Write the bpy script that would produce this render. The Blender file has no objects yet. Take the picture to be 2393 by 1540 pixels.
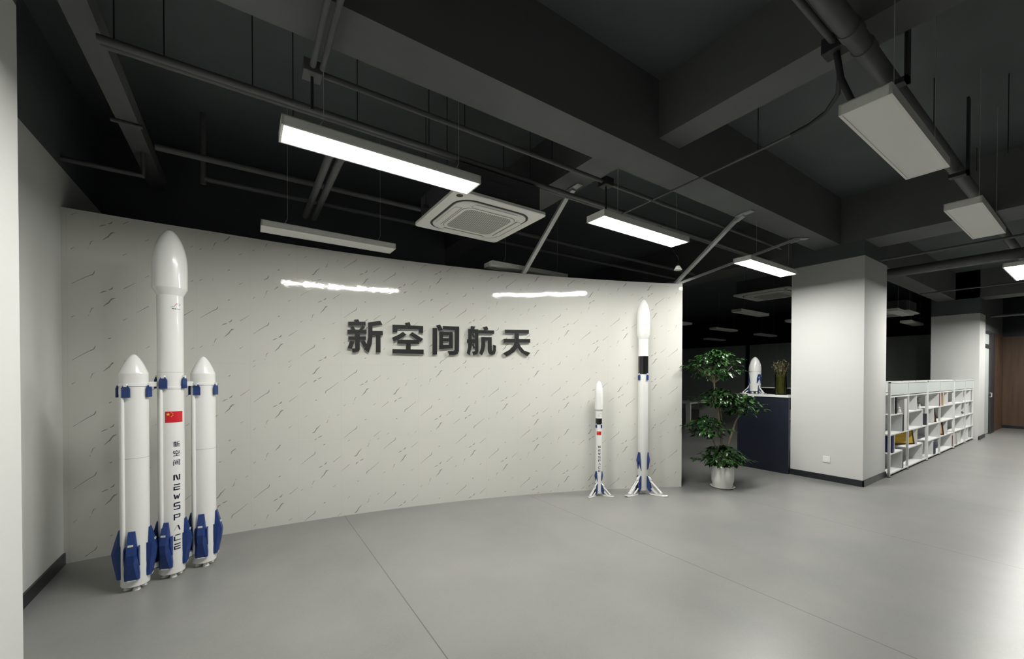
import bpy, bmesh, math, random
from mathutils import Vector, Matrix

random.seed(7)
S = bpy.context.scene
COL = S.collection
PI = math.pi

# ------------------------------------------------------------------ camera, world, exposure
cam_data = bpy.data.cameras.new('camera')
cam = bpy.data.objects.new('camera', cam_data)
COL.objects.link(cam)
S.camera = cam
F_PX, YAW, PITCH, ROLL, PY = 940.35, 0.5895, -0.0101, 0.0011, 885.6
cam_data.sensor_width = 36.0
cam_data.sensor_fit = 'HORIZONTAL'
cam_data.lens = F_PX / 2393 * 36
cam_data.shift_y = (PY - 770) / 2393
cam_data.clip_start = 0.02
cy, sy = math.cos(YAW), math.sin(YAW)
fwd = Vector((sy, cy, 0)); right = Vector((cy, -sy, 0)); down = Vector((0, 0, -1))
cp, sp = math.cos(PITCH), math.sin(PITCH)
fwd, down = fwd * cp - down * sp, down * cp + fwd * sp
cr, sr = math.cos(ROLL), math.sin(ROLL)
right, down = right * cr - down * sr, right * sr + down * cr
m = Matrix((right, -down, -fwd)).transposed()
cam.matrix_world = Matrix.Translation((0, 0, 1.5)) @ m.to_4x4()

LAMP = 104.0         # radiance of the ceiling panels that are switched on
world = bpy.data.worlds.new('world'); S.world = world
world.use_nodes = True
bg = world.node_tree.nodes['Background']
bg.inputs[0].default_value = (0.75, 0.85, 1.0, 1)
bg.inputs[1].default_value = 0.02
S.view_settings.view_transform = 'Standard'
S.view_settings.look = 'None'
S.view_settings.exposure = 0.0
S.view_settings.gamma = 1.0
S.view_settings.use_curve_mapping = False
S.cycles.use_denoising = True
S.cycles.max_bounces = 8
S.cycles.diffuse_bounces = 5
S.cycles.glossy_bounces = 4
S.cycles.transmission_bounces = 6
S.cycles.caustics_reflective = False
S.cycles.caustics_refractive = False
S.cycles.sample_clamp_indirect = 6.0

# ------------------------------------------------------------------ materials
def new_mat(name):
    mt = bpy.data.materials.new(name); mt.use_nodes = True
    return mt, mt.node_tree.nodes, mt.node_tree.links, mt.node_tree.nodes['Principled BSDF']

def mat(name, col, rough=0.5, metal=0.0, spec=0.5, coat=0.0, var=0.06, scale=8.0, bump=0.0, bscale=60.0):
    """Principled with a little procedural variation in tone and relief."""
    mt, N, L, b = new_mat(name)
    b.inputs['Roughness'].default_value = rough
    b.inputs['Metallic'].default_value = metal
    b.inputs['Specular IOR Level'].default_value = spec
    b.inputs['Coat Weight'].default_value = coat
    b.inputs['Coat Roughness'].default_value = 0.05
    tc = N.new('ShaderNodeTexCoord')
    nz = N.new('ShaderNodeTexNoise'); nz.inputs['Scale'].default_value = scale; nz.inputs['Detail'].default_value = 4
    L.new(tc.outputs['Object'], nz.inputs['Vector'])
    mx = N.new('ShaderNodeMixRGB')
    mx.inputs[1].default_value = tuple(c * (1 - var) for c in col) + (1,)
    mx.inputs[2].default_value = tuple(min(1, c * (1 + var)) for c in col) + (1,)
    L.new(nz.outputs['Fac'], mx.inputs[0]); L.new(mx.outputs[0], b.inputs['Base Color'])
    if bump:
        n2 = N.new('ShaderNodeTexNoise'); n2.inputs['Scale'].default_value = bscale; n2.inputs['Detail'].default_value = 5
        L.new(tc.outputs['Object'], n2.inputs['Vector'])
        bp = N.new('ShaderNodeBump'); bp.inputs['Strength'].default_value = bump; bp.inputs['Distance'].default_value = 0.01
        L.new(n2.outputs['Fac'], bp.inputs['Height']); L.new(bp.outputs[0], b.inputs['Normal'])
    return mt

M = {}
M['white_wall'] = mat('white_wall_paint', (0.64, 0.647, 0.63), 0.75, bump=0.04, bscale=150, var=0.02, scale=2)
M['dark'] = mat('dark_ceiling_paint', (0.10, 0.113, 0.118), 0.75, bump=0.12, bscale=30, var=0.2, scale=1.5)
M['beam'] = mat('dark_beam_paint', (0.13, 0.137, 0.136), 0.7, bump=0.12, bscale=25, var=0.18, scale=2.5)
M['pipe'] = mat('dark_painted_pipe', (0.10, 0.103, 0.105), 0.55, var=0.15, scale=5)
M['pipe_black'] = mat('black_flexible_conduit', (0.018, 0.02, 0.022), 0.6)
M['base'] = mat('black_skirting', (0.012, 0.014, 0.018), 0.35)
M['rocket'] = mat('gloss_white_lacquer', (0.75, 0.757, 0.74), 0.22, coat=0.8, var=0.015, scale=3)
M['rocket_matt'] = mat('white_satin_lacquer', (0.74, 0.747, 0.73), 0.4, var=0.015, scale=3)
M['blue'] = mat('rocket_blue_lacquer', (0.012, 0.040, 0.175), 0.4, var=0.12, scale=20)
M['navy'] = mat('navy_lettering', (0.008, 0.008, 0.03), 0.4)
M['black'] = mat('gloss_black_lacquer', (0.008, 0.008, 0.009), 0.2, coat=0.5)
M['red'] = mat('flag_red', (0.55, 0.012, 0.02), 0.4)
M['yellow'] = mat('flag_yellow', (0.85, 0.6, 0.06), 0.4)
M['seam'] = mat('grey_seam', (0.35, 0.36, 0.35), 0.5)
M['letter'] = mat('sign_black', (0.012, 0.013, 0.013), 0.5, spec=0.3, var=0.05)
M['letter_side'] = mat('sign_backing', (0.74, 0.76, 0.75), 0.25, var=0.03)
M['lamp_frame'] = mat('lamp_white_frame', (0.84, 0.84, 0.80), 0.45, var=0.02)
M['lamp_off'] = mat('lamp_diffuser_off', (0.88, 0.88, 0.84), 0.5, var=0.01)
M['steel'] = mat('galvanised_steel', (0.55, 0.57, 0.56), 0.45, metal=0.35, var=0.12, scale=14)
M['plastic'] = mat('white_plastic', (0.84, 0.84, 0.79), 0.4, var=0.015)
M['ac_gap'] = mat('ac_dark_slot', (0.03, 0.028, 0.025), 0.6)
M['ac_body'] = mat('ac_dark_casing', (0.055, 0.06, 0.062), 0.5, var=0.1)
M['shelf'] = mat('white_shelf_board', (0.74, 0.75, 0.74), 0.4, var=0.02)
M['counter'] = mat('navy_counter_panel', (0.010, 0.014, 0.026), 0.45, var=0.15)
M['partition'] = mat('charcoal_partition', (0.38, 0.42, 0.41), 0.45, var=0.1)
M['partition_line'] = mat('partition_joint', (0.4, 0.42, 0.42), 0.4)
M['pot'] = mat('white_ceramic', (0.72, 0.72, 0.69), 0.35, var=0.05, scale=20)
M['soil'] = mat('dark_soil', (0.02, 0.015, 0.01), 0.9, bump=0.6)
M['bark'] = mat('pale_bark', (0.27, 0.22, 0.155), 0.8, var=0.3, scale=30, bump=0.3)
M['leaf'] = mat('glossy_leaf', (0.024, 0.068, 0.018), 0.22, var=0.5, scale=25)
M['dry'] = mat('dried_stem', (0.20, 0.17, 0.08), 0.8, var=0.3, scale=30)
M['door_frame'] = mat('dark_door_frame', (0.03, 0.03, 0.032), 0.5)
M['desk'] = mat('pale_desk_laminate', (0.55, 0.55, 0.53), 0.5)
M['screen'] = mat('black_screen', (0.006, 0.006, 0.007), 0.25)

def emit_mat():
    mt, N, L, b = new_mat('lamp_diffuser_lit')
    b.inputs['Base Color'].default_value = (0.9, 0.9, 0.86, 1)
    b.inputs['Emission Color'].default_value = (1.0, 0.985, 0.935, 1)
    b.inputs['Emission Strength'].default_value = LAMP
    return mt
M['lamp_on'] = emit_mat()

def marble_mat():
    mt, N, L, b = new_mat('polished_white_marble_panel')
    b.inputs['Roughness'].default_value = 0.05
    b.inputs['Specular IOR Level'].default_value = 0.5
    tc = N.new('ShaderNodeTexCoord')
    n1 = N.new('ShaderNodeTexNoise'); n1.inputs['Scale'].default_value = 1.6; n1.inputs['Detail'].default_value = 4
    L.new(tc.outputs['Object'], n1.inputs['Vector'])
    mx = N.new('ShaderNodeMixRGB')
    mx.inputs[1].default_value = (0.60, 0.605, 0.56, 1); mx.inputs[2].default_value = (0.65, 0.645, 0.605, 1)
    L.new(n1.outputs['Fac'], mx.inputs[0]); L.new(mx.outputs[0], b.inputs['Base Color'])
    n2 = N.new('ShaderNodeTexNoise'); n2.inputs['Scale'].default_value = 7.0; n2.inputs['Detail'].default_value = 5
    L.new(tc.outputs['Object'], n2.inputs['Vector'])
    bp = N.new('ShaderNodeBump'); bp.inputs['Strength'].default_value = 0.07; bp.inputs['Distance'].default_value = 0.02
    L.new(n2.outputs['Fac'], bp.inputs['Height']); L.new(bp.outputs[0], b.inputs['Normal'])
    return mt
M['marble'] = marble_mat()
M['vein'] = mat('marble_grey_vein', (0.27, 0.27, 0.245), 0.12, var=0.4, scale=40)
M['vein_soft'] = mat('marble_panel_joint', (0.575, 0.575, 0.535), 0.08)

def floor_mat():
    mt, N, L, b = new_mat('grey_epoxy_floor')
    tc = N.new('ShaderNodeTexCoord')
    n1 = N.new('ShaderNodeTexNoise'); n1.inputs['Scale'].default_value = 1.1; n1.inputs['Detail'].default_value = 9; n1.inputs['Roughness'].default_value = 0.62
    n2 = N.new('ShaderNodeTexNoise'); n2.inputs['Scale'].default_value = 70.0; n2.inputs['Detail'].default_value = 2
    L.new(tc.outputs['Object'], n1.inputs['Vector']); L.new(tc.outputs['Object'], n2.inputs['Vector'])
    r1 = N.new('ShaderNodeValToRGB')
    r1.color_ramp.elements[0].position = 0.3; r1.color_ramp.elements[0].color = (0.19, 0.194, 0.188, 1)
    r1.color_ramp.elements[1].position = 0.75; r1.color_ramp.elements[1].color = (0.252, 0.249, 0.238, 1)
    L.new(n1.outputs['Fac'], r1.inputs[0])
    r2 = N.new('ShaderNodeValToRGB')
    r2.color_ramp.elements[0].position = 0.5; r2.color_ramp.elements[0].color = (0, 0, 0, 1)
    r2.color_ramp.elements[1].position = 0.8; r2.color_ramp.elements[1].color = (1, 1, 1, 1)
    L.new(n2.outputs['Fac'], r2.inputs[0])
    mx = N.new('ShaderNodeMixRGB'); mx.inputs[2].default_value = (0.28, 0.275, 0.26, 1)
    mlt = N.new('ShaderNodeMath'); mlt.operation = 'MULTIPLY'; mlt.inputs[1].default_value = 0.35
    L.new(r2.outputs[0], mlt.inputs[0]); L.new(mlt.outputs[0], mx.inputs[0]); L.new(r1.outputs[0], mx.inputs[1])
    # expansion joints every 2.065 m across x
    sx = N.new('ShaderNodeSeparateXYZ'); L.new(tc.outputs['Object'], sx.inputs[0])
    a = N.new('ShaderNodeMath'); a.operation = 'SUBTRACT'; a.inputs[1].default_value = 0.892 - 2.065 * 5 - 1.0325; L.new(sx.outputs[0], a.inputs[0])
    d = N.new('ShaderNodeMath'); d.operation = 'MODULO'; d.inputs[1].default_value = 2.065; L.new(a.outputs[0], d.inputs[0])
    e = N.new('ShaderNodeMath'); e.operation = 'SUBTRACT'; e.inputs[1].default_value = 1.0325; L.new(d.outputs[0], e.inputs[0])
    f = N.new('ShaderNodeMath'); f.operation = 'ABSOLUTE'; L.new(e.outputs[0], f.inputs[0])
    g = N.new('ShaderNodeMath'); g.operation = 'LESS_THAN'; g.inputs[1].default_value = 0.0032; L.new(f.outputs[0], g.inputs[0])
    g2 = N.new('ShaderNodeMath'); g2.operation = 'MULTIPLY'; g2.inputs[1].default_value = 0.75; L.new(g.outputs[0], g2.inputs[0])
    m2 = N.new('ShaderNodeMixRGB'); m2.inputs[2].default_value = (0.06, 0.06, 0.058, 1)
    L.new(g2.outputs[0], m2.inputs[0]); L.new(mx.outputs[0], m2.inputs[1]); L.new(m2.outputs[0], b.inputs['Base Color'])
    b.inputs['Roughness'].default_value = 0.34
    bp = N.new('ShaderNodeBump'); bp.inputs['Strength'].default_value = 0.06; bp.inputs['Distance'].default_value = 0.004
    n4 = N.new('ShaderNodeTexNoise'); n4.inputs['Scale'].default_value = 14.0; n4.inputs['Detail'].default_value = 5
    L.new(tc.outputs['Object'], n4.inputs['Vector'])
    L.new(n4.outputs['Fac'], bp.inputs['Height']); L.new(bp.outputs[0], b.inputs['Normal'])
    return mt
M['floor'] = floor_mat()

def grille_mat():
    mt, N, L, b = new_mat('ac_perforated_grille')
    b.inputs['Roughness'].default_value = 0.45
    tc = N.new('ShaderNodeTexCoord')
    mp = N.new('ShaderNodeMapping'); mp.inputs['Rotation'].default_value = (0, 0, PI / 4); mp.inputs['Scale'].default_value = (62, 62, 1)
    L.new(tc.outputs['Object'], mp.inputs[0])
    vo = N.new('ShaderNodeTexVoronoi'); vo.voronoi_dimensions = '2D'; vo.distance = 'CHEBYCHEV'; vo.inputs['Randomness'].default_value = 0.0; vo.inputs['Scale'].default_value = 1.0
    L.new(mp.outputs[0], vo.inputs['Vector'])
    lt = N.new('ShaderNodeMath'); lt.operation = 'LESS_THAN'; lt.inputs[1].default_value = 0.33; L.new(vo.outputs['Distance'], lt.inputs[0])
    mx = N.new('ShaderNodeMixRGB'); mx.inputs[1].default_value = (0.7, 0.7, 0.66, 1); mx.inputs[2].default_value = (0.02, 0.02, 0.02, 1)
    L.new(lt.outputs[0], mx.inputs[0]); L.new(mx.outputs[0], b.inputs['Base Color'])
    return mt
M['grille'] = grille_mat()

def wood_mat():
    mt, N, L, b = new_mat('brown_wood_cladding')
    b.inputs['Roughness'].default_value = 0.5
    tc = N.new('ShaderNodeTexCoord')
    mp = N.new('ShaderNodeMapping'); mp.inputs['Scale'].default_value = (14, 14, 0.9)
    L.new(tc.outputs['Object'], mp.inputs[0])
    nz = N.new('ShaderNodeTexNoise'); nz.inputs['Scale'].default_value = 1.0; nz.inputs['Detail'].default_value = 6
    L.new(mp.outputs[0], nz.inputs['Vector'])
    r = N.new('ShaderNodeValToRGB')
    r.color_ramp.elements[0].position = 0.3; r.color_ramp.elements[0].color = (0.075, 0.040, 0.021, 1)
    r.color_ramp.elements[1].position = 0.7; r.color_ramp.elements[1].color = (0.125, 0.069, 0.037, 1)
    L.new(nz.outputs['Fac'], r.inputs[0]); L.new(r.outputs[0], b.inputs['Base Color'])
    return mt
M['wood'] = wood_mat()

def glass_mat(name, col, rough, alpha_mix=0.0, trans=1.0):
    mt, N, L, b = new_mat(name)
    b.inputs['Base Color'].default_value = col + (1,)
    b.inputs['Roughness'].default_value = rough
    b.inputs['Transmission Weight'].default_value = trans
    b.inputs['IOR'].default_value = 1.3
    return mt
def thin_glass(name, tint):
    mt, N, L, b = new_mat(name)
    tr = N.new('ShaderNodeBsdfTransparent'); tr.inputs[0].default_value = tint + (1,)
    gl = N.new('ShaderNodeBsdfGlossy'); gl.inputs['Roughness'].default_value = 0.03
    fr = N.new('ShaderNodeFresnel'); fr.inputs[0].default_value = 1.22
    mx = N.new('ShaderNodeMixShader')
    L.new(fr.outputs[0], mx.inputs[0]); L.new(tr.outputs[0], mx.inputs[1]); L.new(gl.outputs[0], mx.inputs[2])
    L.new(mx.outputs[0], N['Material Output'].inputs[0])
    return mt
M['glass'] = thin_glass('vase_glass', (0.80, 0.84, 0.72))
M['frost'] = glass_mat('frosted_glass', (0.80, 0.86, 0.84), 0.5, trans=0.35)

def cert_mat(name, base, ink):
    """Printed sheet: rows of faint ruled text."""
    mt, N, L, b = new_mat(name)
    b.inputs['Roughness'].default_value = 0.45
    tc = N.new('ShaderNodeTexCoord')
    wv = N.new('ShaderNodeTexWave'); wv.bands_direction = 'Z'; wv.inputs['Scale'].default_value = 13; wv.inputs['Distortion'].default_value = 0
    L.new(tc.outputs['Object'], wv.inputs['Vector'])
    gt = N.new('ShaderNodeMath'); gt.operation = 'GREATER_THAN'; gt.inputs[1].default_value = 0.8; L.new(wv.outputs['Fac'], gt.inputs[0])
    nz = N.new('ShaderNodeTexNoise'); nz.inputs['Scale'].default_value = 40
    L.new(tc.outputs['Object'], nz.inputs['Vector'])
    ml = N.new('ShaderNodeMath'); ml.operation = 'MULTIPLY'; L.new(gt.outputs[0], ml.inputs[0]); L.new(nz.outputs['Fac'], ml.inputs[1])
    mx = N.new('ShaderNodeMixRGB'); mx.inputs[1].default_value = base + (1,); mx.inputs[2].default_value = ink + (1,)
    L.new(ml.outputs[0], mx.inputs[0]); L.new(mx.outputs[0], b.inputs['Base Color'])
    return mt
M['cert_yellow'] = cert_mat('yellow_certificate', (0.62, 0.42, 0.04), (0.25, 0.15, 0.02))
M['cert_tan'] = cert_mat('tan_certificate', (0.50, 0.33, 0.18), (0.2, 0.1, 0.05))
M['frame_dark'] = mat('dark_wood_frame', (0.035, 0.016, 0.01), 0.4)

# ------------------------------------------------------------------ mesh helper
class MB:
    def __init__(s): s.v = []; s.f = []; s.m = []; s.sm = []
    def add(s, vs, fs, mi=0, smooth=False, tf=None):
        o = len(s.v)
        s.v += [tf @ Vector(p) if tf else Vector(p) for p in vs]
        s.f += [tuple(i + o for i in f) for f in fs]
        s.m += [mi] * len(fs); s.sm += [smooth] * len(fs)
        return s
    def box(s, x0, x1, y0, y1, z0, z1, mi=0, tf=None):
        vs = [(x, y, z) for z in (z0, z1) for y in (y0, y1) for x in (x0, x1)]
        return s.add(vs, [(0, 2, 3, 1), (4, 5, 7, 6), (0, 1, 5, 4), (2, 6, 7, 3), (0, 4, 6, 2), (1, 3, 7, 5)], mi, False, tf)
    def bar(s, a, b, w, h, mi=0, up=Vector((0, 0, 1))):
        a, b = Vector(a), Vector(b); d = b - a; L = d.length; d.normalize()
        x = d.cross(up)
        if x.length < 1e-4: x = Vector((1, 0, 0))
        x.normalize(); z = x.cross(d)
        t = Matrix((x, d, z)).transposed().to_4x4(); t.translation = a
        return s.box(-w / 2, w / 2, 0, L, -h / 2, h / 2, mi, t)
    def tube(s, pts, r, n=10, mi=0, caps=True):
        pts = [Vector(p) for p in pts]; rs = r if isinstance(r, (list, tuple)) else [r] * len(pts)
        vs = []; ref = None
        for i, p in enumerate(pts):
            d = (pts[min(i + 1, len(pts) - 1)] - pts[max(i - 1, 0)]).normalized()
            if ref is None:
                ref = d.cross(Vector((0, 0, 1)))
                if ref.length < 1e-3: ref = Vector((1, 0, 0))
            ref = (ref - d * ref.dot(d)).normalized(); q = d.cross(ref)
            for k in range(n):
                a = 2 * PI * k / n
                vs.append(p + (ref * math.cos(a) + q * math.sin(a)) * rs[i])
        fs = [(i * n + k, i * n + (k + 1) % n, (i + 1) * n + (k + 1) % n, (i + 1) * n + k) for i in range(len(pts) - 1) for k in range(n)]
        s.add(vs, fs, mi, True)
        if caps:
            s.add(vs[:n], [tuple(range(n))[::-1]], mi); s.add(vs[-n:], [tuple(range(n))], mi)
        return s
    def lathe(s, prof, n=48, mi=0, smooth=True, tf=None):
        vs = []; rows = []
        for r, z in prof:
            if r < 1e-6: rows.append([len(vs)]); vs.append((0, 0, z))
            else:
                rows.append(list(range(len(vs), len(vs) + n)))
                vs += [(r * math.cos(2 * PI * k / n), r * math.sin(2 * PI * k / n), z) for k in range(n)]
        fs = []
        for a, b in zip(rows[:-1], rows[1:]):
            for k in range(n):
                k2 = (k + 1) % n
                if len(a) == 1 and len(b) == 1: continue
                if len(a) == 1: fs.append((a[0], b[k2], b[k]))
                elif len(b) == 1: fs.append((a[k], a[k2], b[0]))
                else: fs.append((a[k], a[k2], b[k2], b[k]))
        return s.add(vs, fs, mi, smooth, tf)
    def prism(s, poly, z0, z1, mi=0, tf=None):
        n = len(poly)
        vs = [(x, y, z0) for x, y in poly] + [(x, y, z1) for x, y in poly]
        fs = [tuple(range(n))[::-1], tuple(range(n, 2 * n))] + [(i, (i + 1) % n, n + (i + 1) % n, n + i) for i in range(n)]
        return s.add(vs, fs, mi, False, tf)
    def loft(s, rings, mi=0, smooth=False, tf=None):
        n = len(rings[0]); vs = [p for r in rings for p in r]
        fs = [(i * n + k, i * n + (k + 1) % n, (i + 1) * n + (k + 1) % n, (i + 1) * n + k) for i in range(len(rings) - 1) for k in range(n)]
        fs += [tuple(range(n))[::-1], tuple(range((len(rings) - 1) * n, len(rings) * n))]
        return s.add(vs, fs, mi, smooth, tf)

def obj(name, mb, mats, parent=None, loc=None, bevel=0, fix=True):
    me = bpy.data.meshes.new(name)
    me.from_pydata([tuple(v) for v in mb.v], [], mb.f)
    mats = mats if isinstance(mats, (list, tuple)) else [mats]
    for k in mats: me.materials.append(M[k])
    me.polygons.foreach_set('material_index', mb.m); me.polygons.foreach_set('use_smooth', mb.sm)
    if fix:
        bm = bmesh.new(); bm.from_mesh(me)
        bmesh.ops.remove_doubles(bm, verts=bm.verts, dist=1e-6) if bevel else None
        bmesh.ops.recalc_face_normals(bm, faces=bm.faces)
        if any(mb.sm):
            for e in bm.edges:
                if len(e.link_faces) == 2 and e.calc_face_angle(0) > 0.4: e.smooth = False
        bm.to_mesh(me); bm.free()
    me.update()
    o = bpy.data.objects.new(name, me); COL.objects.link(o)
    if parent: o.parent = parent
    if loc: o.location = loc
    if bevel:
        md = o.modifiers.new('edge', 'BEVEL'); md.width = bevel; md.segments = 2; md.limit_method = 'ANGLE'
    return o

def tag(o, label, cat, group=None, kind=None):
    o['label'] = label; o['category'] = cat
    if group: o['group'] = group
    if kind: o['kind'] = kind
    return o
def thing(name, label, cat, loc=(0, 0, 0), rotz=0, group=None):
    o = bpy.data.objects.new(name, None); COL.objects.link(o)
    o.empty_display_size = 0.1; o.location = loc; o.rotation_euler = (0, 0, rotz)
    return tag(o, label, cat, group)
def copy_tree(o, parent=None):
    c = o.copy(); COL.objects.link(c)
    if parent: c.parent = parent
    for ch in list(o.children): copy_tree(ch, c)
    return c
def struct(name, mb, mats, label, cat, **k): return tag(obj(name, mb, mats, **k), label, cat, None, 'structure')

# ------------------------------------------------------------------ setting
ZC = 3.95     # underside of the slab
WX = -1.184   # left wall plane
struct('floor', MB().box(-4, 19, -5, 14, -0.1, 0), 'floor', 'grey polished epoxy floor with thin dark joint lines', 'floor')
struct('ceiling', MB().box(-4, 19, -5, 14, ZC, ZC + 0.2), 'dark', 'dark painted concrete slab above the pipes', 'ceiling')
lw = MB().box(WX - 0.2, WX, 2.714, 5.76, 0, 3.135).box(WX - 0.2, WX, 2.714, 5.76, 3.135, ZC, 1)
struct('wall_left', lw, ['white_wall', 'dark'], 'white wall in the corner left of the marble wall', 'wall')
struct('wall_left_near', MB().box(WX - 0.2, -0.826, -5, 2.714, 0, 3.13).box(WX - 0.2, -0.826, -5, 2.714, 3.13, ZC, 1), ['white_wall', 'dark'],
       'bright white wall pier at the very left edge of the view', 'wall')
struct('wall_rear', MB().box(-4, 19, -5.2, -5, 0, ZC), 'white_wall', 'white wall behind the viewer', 'wall')
struct('wall_back', MB().box(-4, 19, 14, 14.2, 0, ZC), 'partition', 'dark far wall of the unlit office', 'wall')
struct('wall_left_office', MB().box(-4.2, -4, -5, 14, 0, ZC), 'partition', 'dark side wall of the unlit office', 'wall')
struct('baseboard_left', MB().box(WX, WX + 0.014, 2.714, 4.59, 0, 0.09), 'base', 'black skirting along the white corner wall', 'baseboard')

# columns
def column(name, x0, x1, y0, y1, ztop, label):
    mb = MB().box(x0, x1, y0, y1, 0, ztop)
    mb.box(x0, x1, y0, y1, ztop, ZC, 1)
    return struct(name, mb, ['white_wall', 'dark'], label, 'column')
column('column_near', 6.91, 7.85, 1.86, 2.72, 3.105, 'wide white square column beside the navy counter')
column('column_far', 14.2, 14.94, 1.735, 2.53, 2.95, 'far white column at the end of the white shelves')
b = MB()
for x0, x1, y0, y1 in ((6.896, 6.91, 1.846, 2.72), (6.896, 7.864, 1.846, 1.86)): b.box(x0, x1, y0, y1, 0, 0.085)
struct('baseboard_column', b, 'base', 'black skirting round the foot of the white column beside the counter', 'baseboard')
struct('baseboard_far_column', MB().box(14.186, 14.955, 1.721, 1.735, 0, 0.085), 'base', 'black skirting round the foot of the far white column', 'baseboard')

# beams
struct('beam_main', MB().box(-1.18, 6.95, 2.12, 2.43, 3.31, ZC), 'beam', 'main dark concrete beam running to the white column', 'beam')
struct('beam_main_far', MB().box(7.85, 14.25, 2.12, 2.43, 3.31, ZC), 'beam', 'dark concrete beam between the two white columns', 'beam')
struct('beam_cross_front', MB().box(2.885, 3.165, -5, 2.12, 3.47, ZC), 'beam', 'dark cross beam joining the main beam from the viewer side', 'beam')
struct('beam_cross_back', MB().box(2.62, 2.95, 2.43, 14, 3.45, ZC), 'beam', 'dark cross beam behind the main beam above the air conditioner', 'beam')
struct('beam_column_front', MB().box(6.9, 7.5, -5, 2.12, 3.31, ZC), 'beam', 'dark cross beam over the white column towards the viewer', 'beam')
struct('beam_column_back', MB().box(6.9, 7.5, 2.72, 14, 3.31, ZC), 'beam', 'dark cross beam over the white column into the office', 'beam')
struct('beam_far_front', MB().box(14.2, 14.8, -5, 2.12, 3.31, ZC), 'beam', 'dark cross beam over the far white column', 'beam')
struct('beam_left', MB().box(-0.775, -0.65, -5, 5.5, 3.4, 3.52), 'beam', 'narrow dark grey beam running overhead beside the white corner wall', 'beam')
struct('wall_office_upper', MB().box(WX - 0.2, 2.6, 5.76, 5.9, 0, ZC), 'dark', 'dark wall behind the curved marble wall', 'wall')

# ------------------------------------------------------------------ curved marble wall
AC_, AR = Vector((-0.501, -6.391)), 11.0166
S0, S1, WT = -0.69, 5.635, 0.11
def arc(s, z, off=0.0):
    a = s / AR; r = AR - off
    return Vector((AC_.x + r * math.sin(a), AC_.y + r * math.cos(a), z))
def ztop(s): return 2.815 - 0.095 * max(0, (s - 0.3) / 5.3)
mw = MB()
n = 96
vs = []
for i in range(n + 1):
    s = S0 + (S1 - S0) * i / n
    zt = ztop(s)
    vs += [arc(s, 0), arc(s, zt), arc(s, zt, -WT), arc(s, 0, -WT)]
fr = [(i * 4, i * 4 + 1, i * 4 + 5, i * 4 + 4) for i in range(n)]
mw.add(vs, fr, 0, True)
mw.add(vs, [(i * 4 + 2, i * 4 + 3, i * 4 + 7, i * 4 + 6) for i in range(n)], 3, True)
mw.add(vs, [(i * 4 + 1, i * 4 + 2, i * 4 + 6, i * 4 + 5) for i in range(n)], 0, False)
mw.add(vs, [(0, 3, 2, 1), (n * 4, n * 4 + 1, n * 4 + 2, n * 4 + 3)], 0, False)

# printed veins: one panel motif, 0.4045 m wide and 0.607 m high, shifted from panel to panel
PW, PH = 0.4045, 0.607
MOTIF = [
    ([(-.130, -.122), (-.100, -.097), (-.069, -.072), (-.040, -.050), (-.010, -.031), (-.004, -.018), (0, 0)], [.004, .004, .006, .006, .009, .009, .002], 1),
    ([(.030, -.175), (.050, -.163), (.070, -.156)], [.005, .010, .003], 1),
    ([(.080, -.146), (.098, -.136), (.107, -.118)], [.005, .013, .003], 1),
    ([(.170, -.127), (.207, -.097), (.244, -.067)], [.006, .005, .003], 1),
    ([(.046, -.287), (.066, -.264), (.079, -.252), (.092, -.228), (.104, -.213), (.124, -.206)], [.003, .009, .012, .011, .014, .002], 1),
    ([(-.030, -.344), (-.018, -.307), (-.005, -.301)], [.003, .007, .003], 1),
    ([(.076, .058), (.092, .067)], [.008, .008], 1),
    ([(-.133, -.390), (-.113, -.372)], [.006, .003], 1),
    ([(.166, -.390), (.192, -.370)], [.006, .003], 1),
    ([(-.040, -.372), (-.034, -.358)], [.003, .003], 1),
]
random.seed(21)
BANDS = [(0.0, 0.82), (0.82, 1.605), (1.605, 2.395), (2.395, 2.83)]
KNOWN = {(1, 0): (.426, 0), (1, 1): (1.355, 0), (1, 2): (2.014, 0), (2, 0): (.71, 0), (2, 1): (1.30, 1), (2, 2): (1.813, 0),
         (3, 1): (1.559, 0), (3, 2): (2.223, 0), (3, 0): (.416, 1), (4, 0): (.803, 0), (4, 1): (1.074, 1), (5, 0): (.605, 0), (5, 1): (1.152, 0),
         (6, 0): (.804, 0), (6, 2): (2.287, 0), (6, 3): (2.471, 0), (6, 1): (1.46, 1), (7, 0): (.607, 0), (7, 1): (1.352, 0), (7, 2): (2.084, 0),
         (7, 3): (2.556, 1), (8, 0): (.226, 0), (8, 1): (1.152, 0), (9, 0): (.405, 0), (9, 1): (1.352, 0), (9, 2): (2.279, 0)}
def clip_line(pts, ws, z0, z1, s0, s1):
    out = []; seg = []
    for p, w in zip(pts, ws):
        if z0 + .004 < p[1] < z1 - .004 and s0 < p[0] < s1: seg.append((p, w))
        else:
            if len(seg) > 1: out.append(seg)
            seg = []
    if len(seg) > 1: out.append(seg)
    return out
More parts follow.
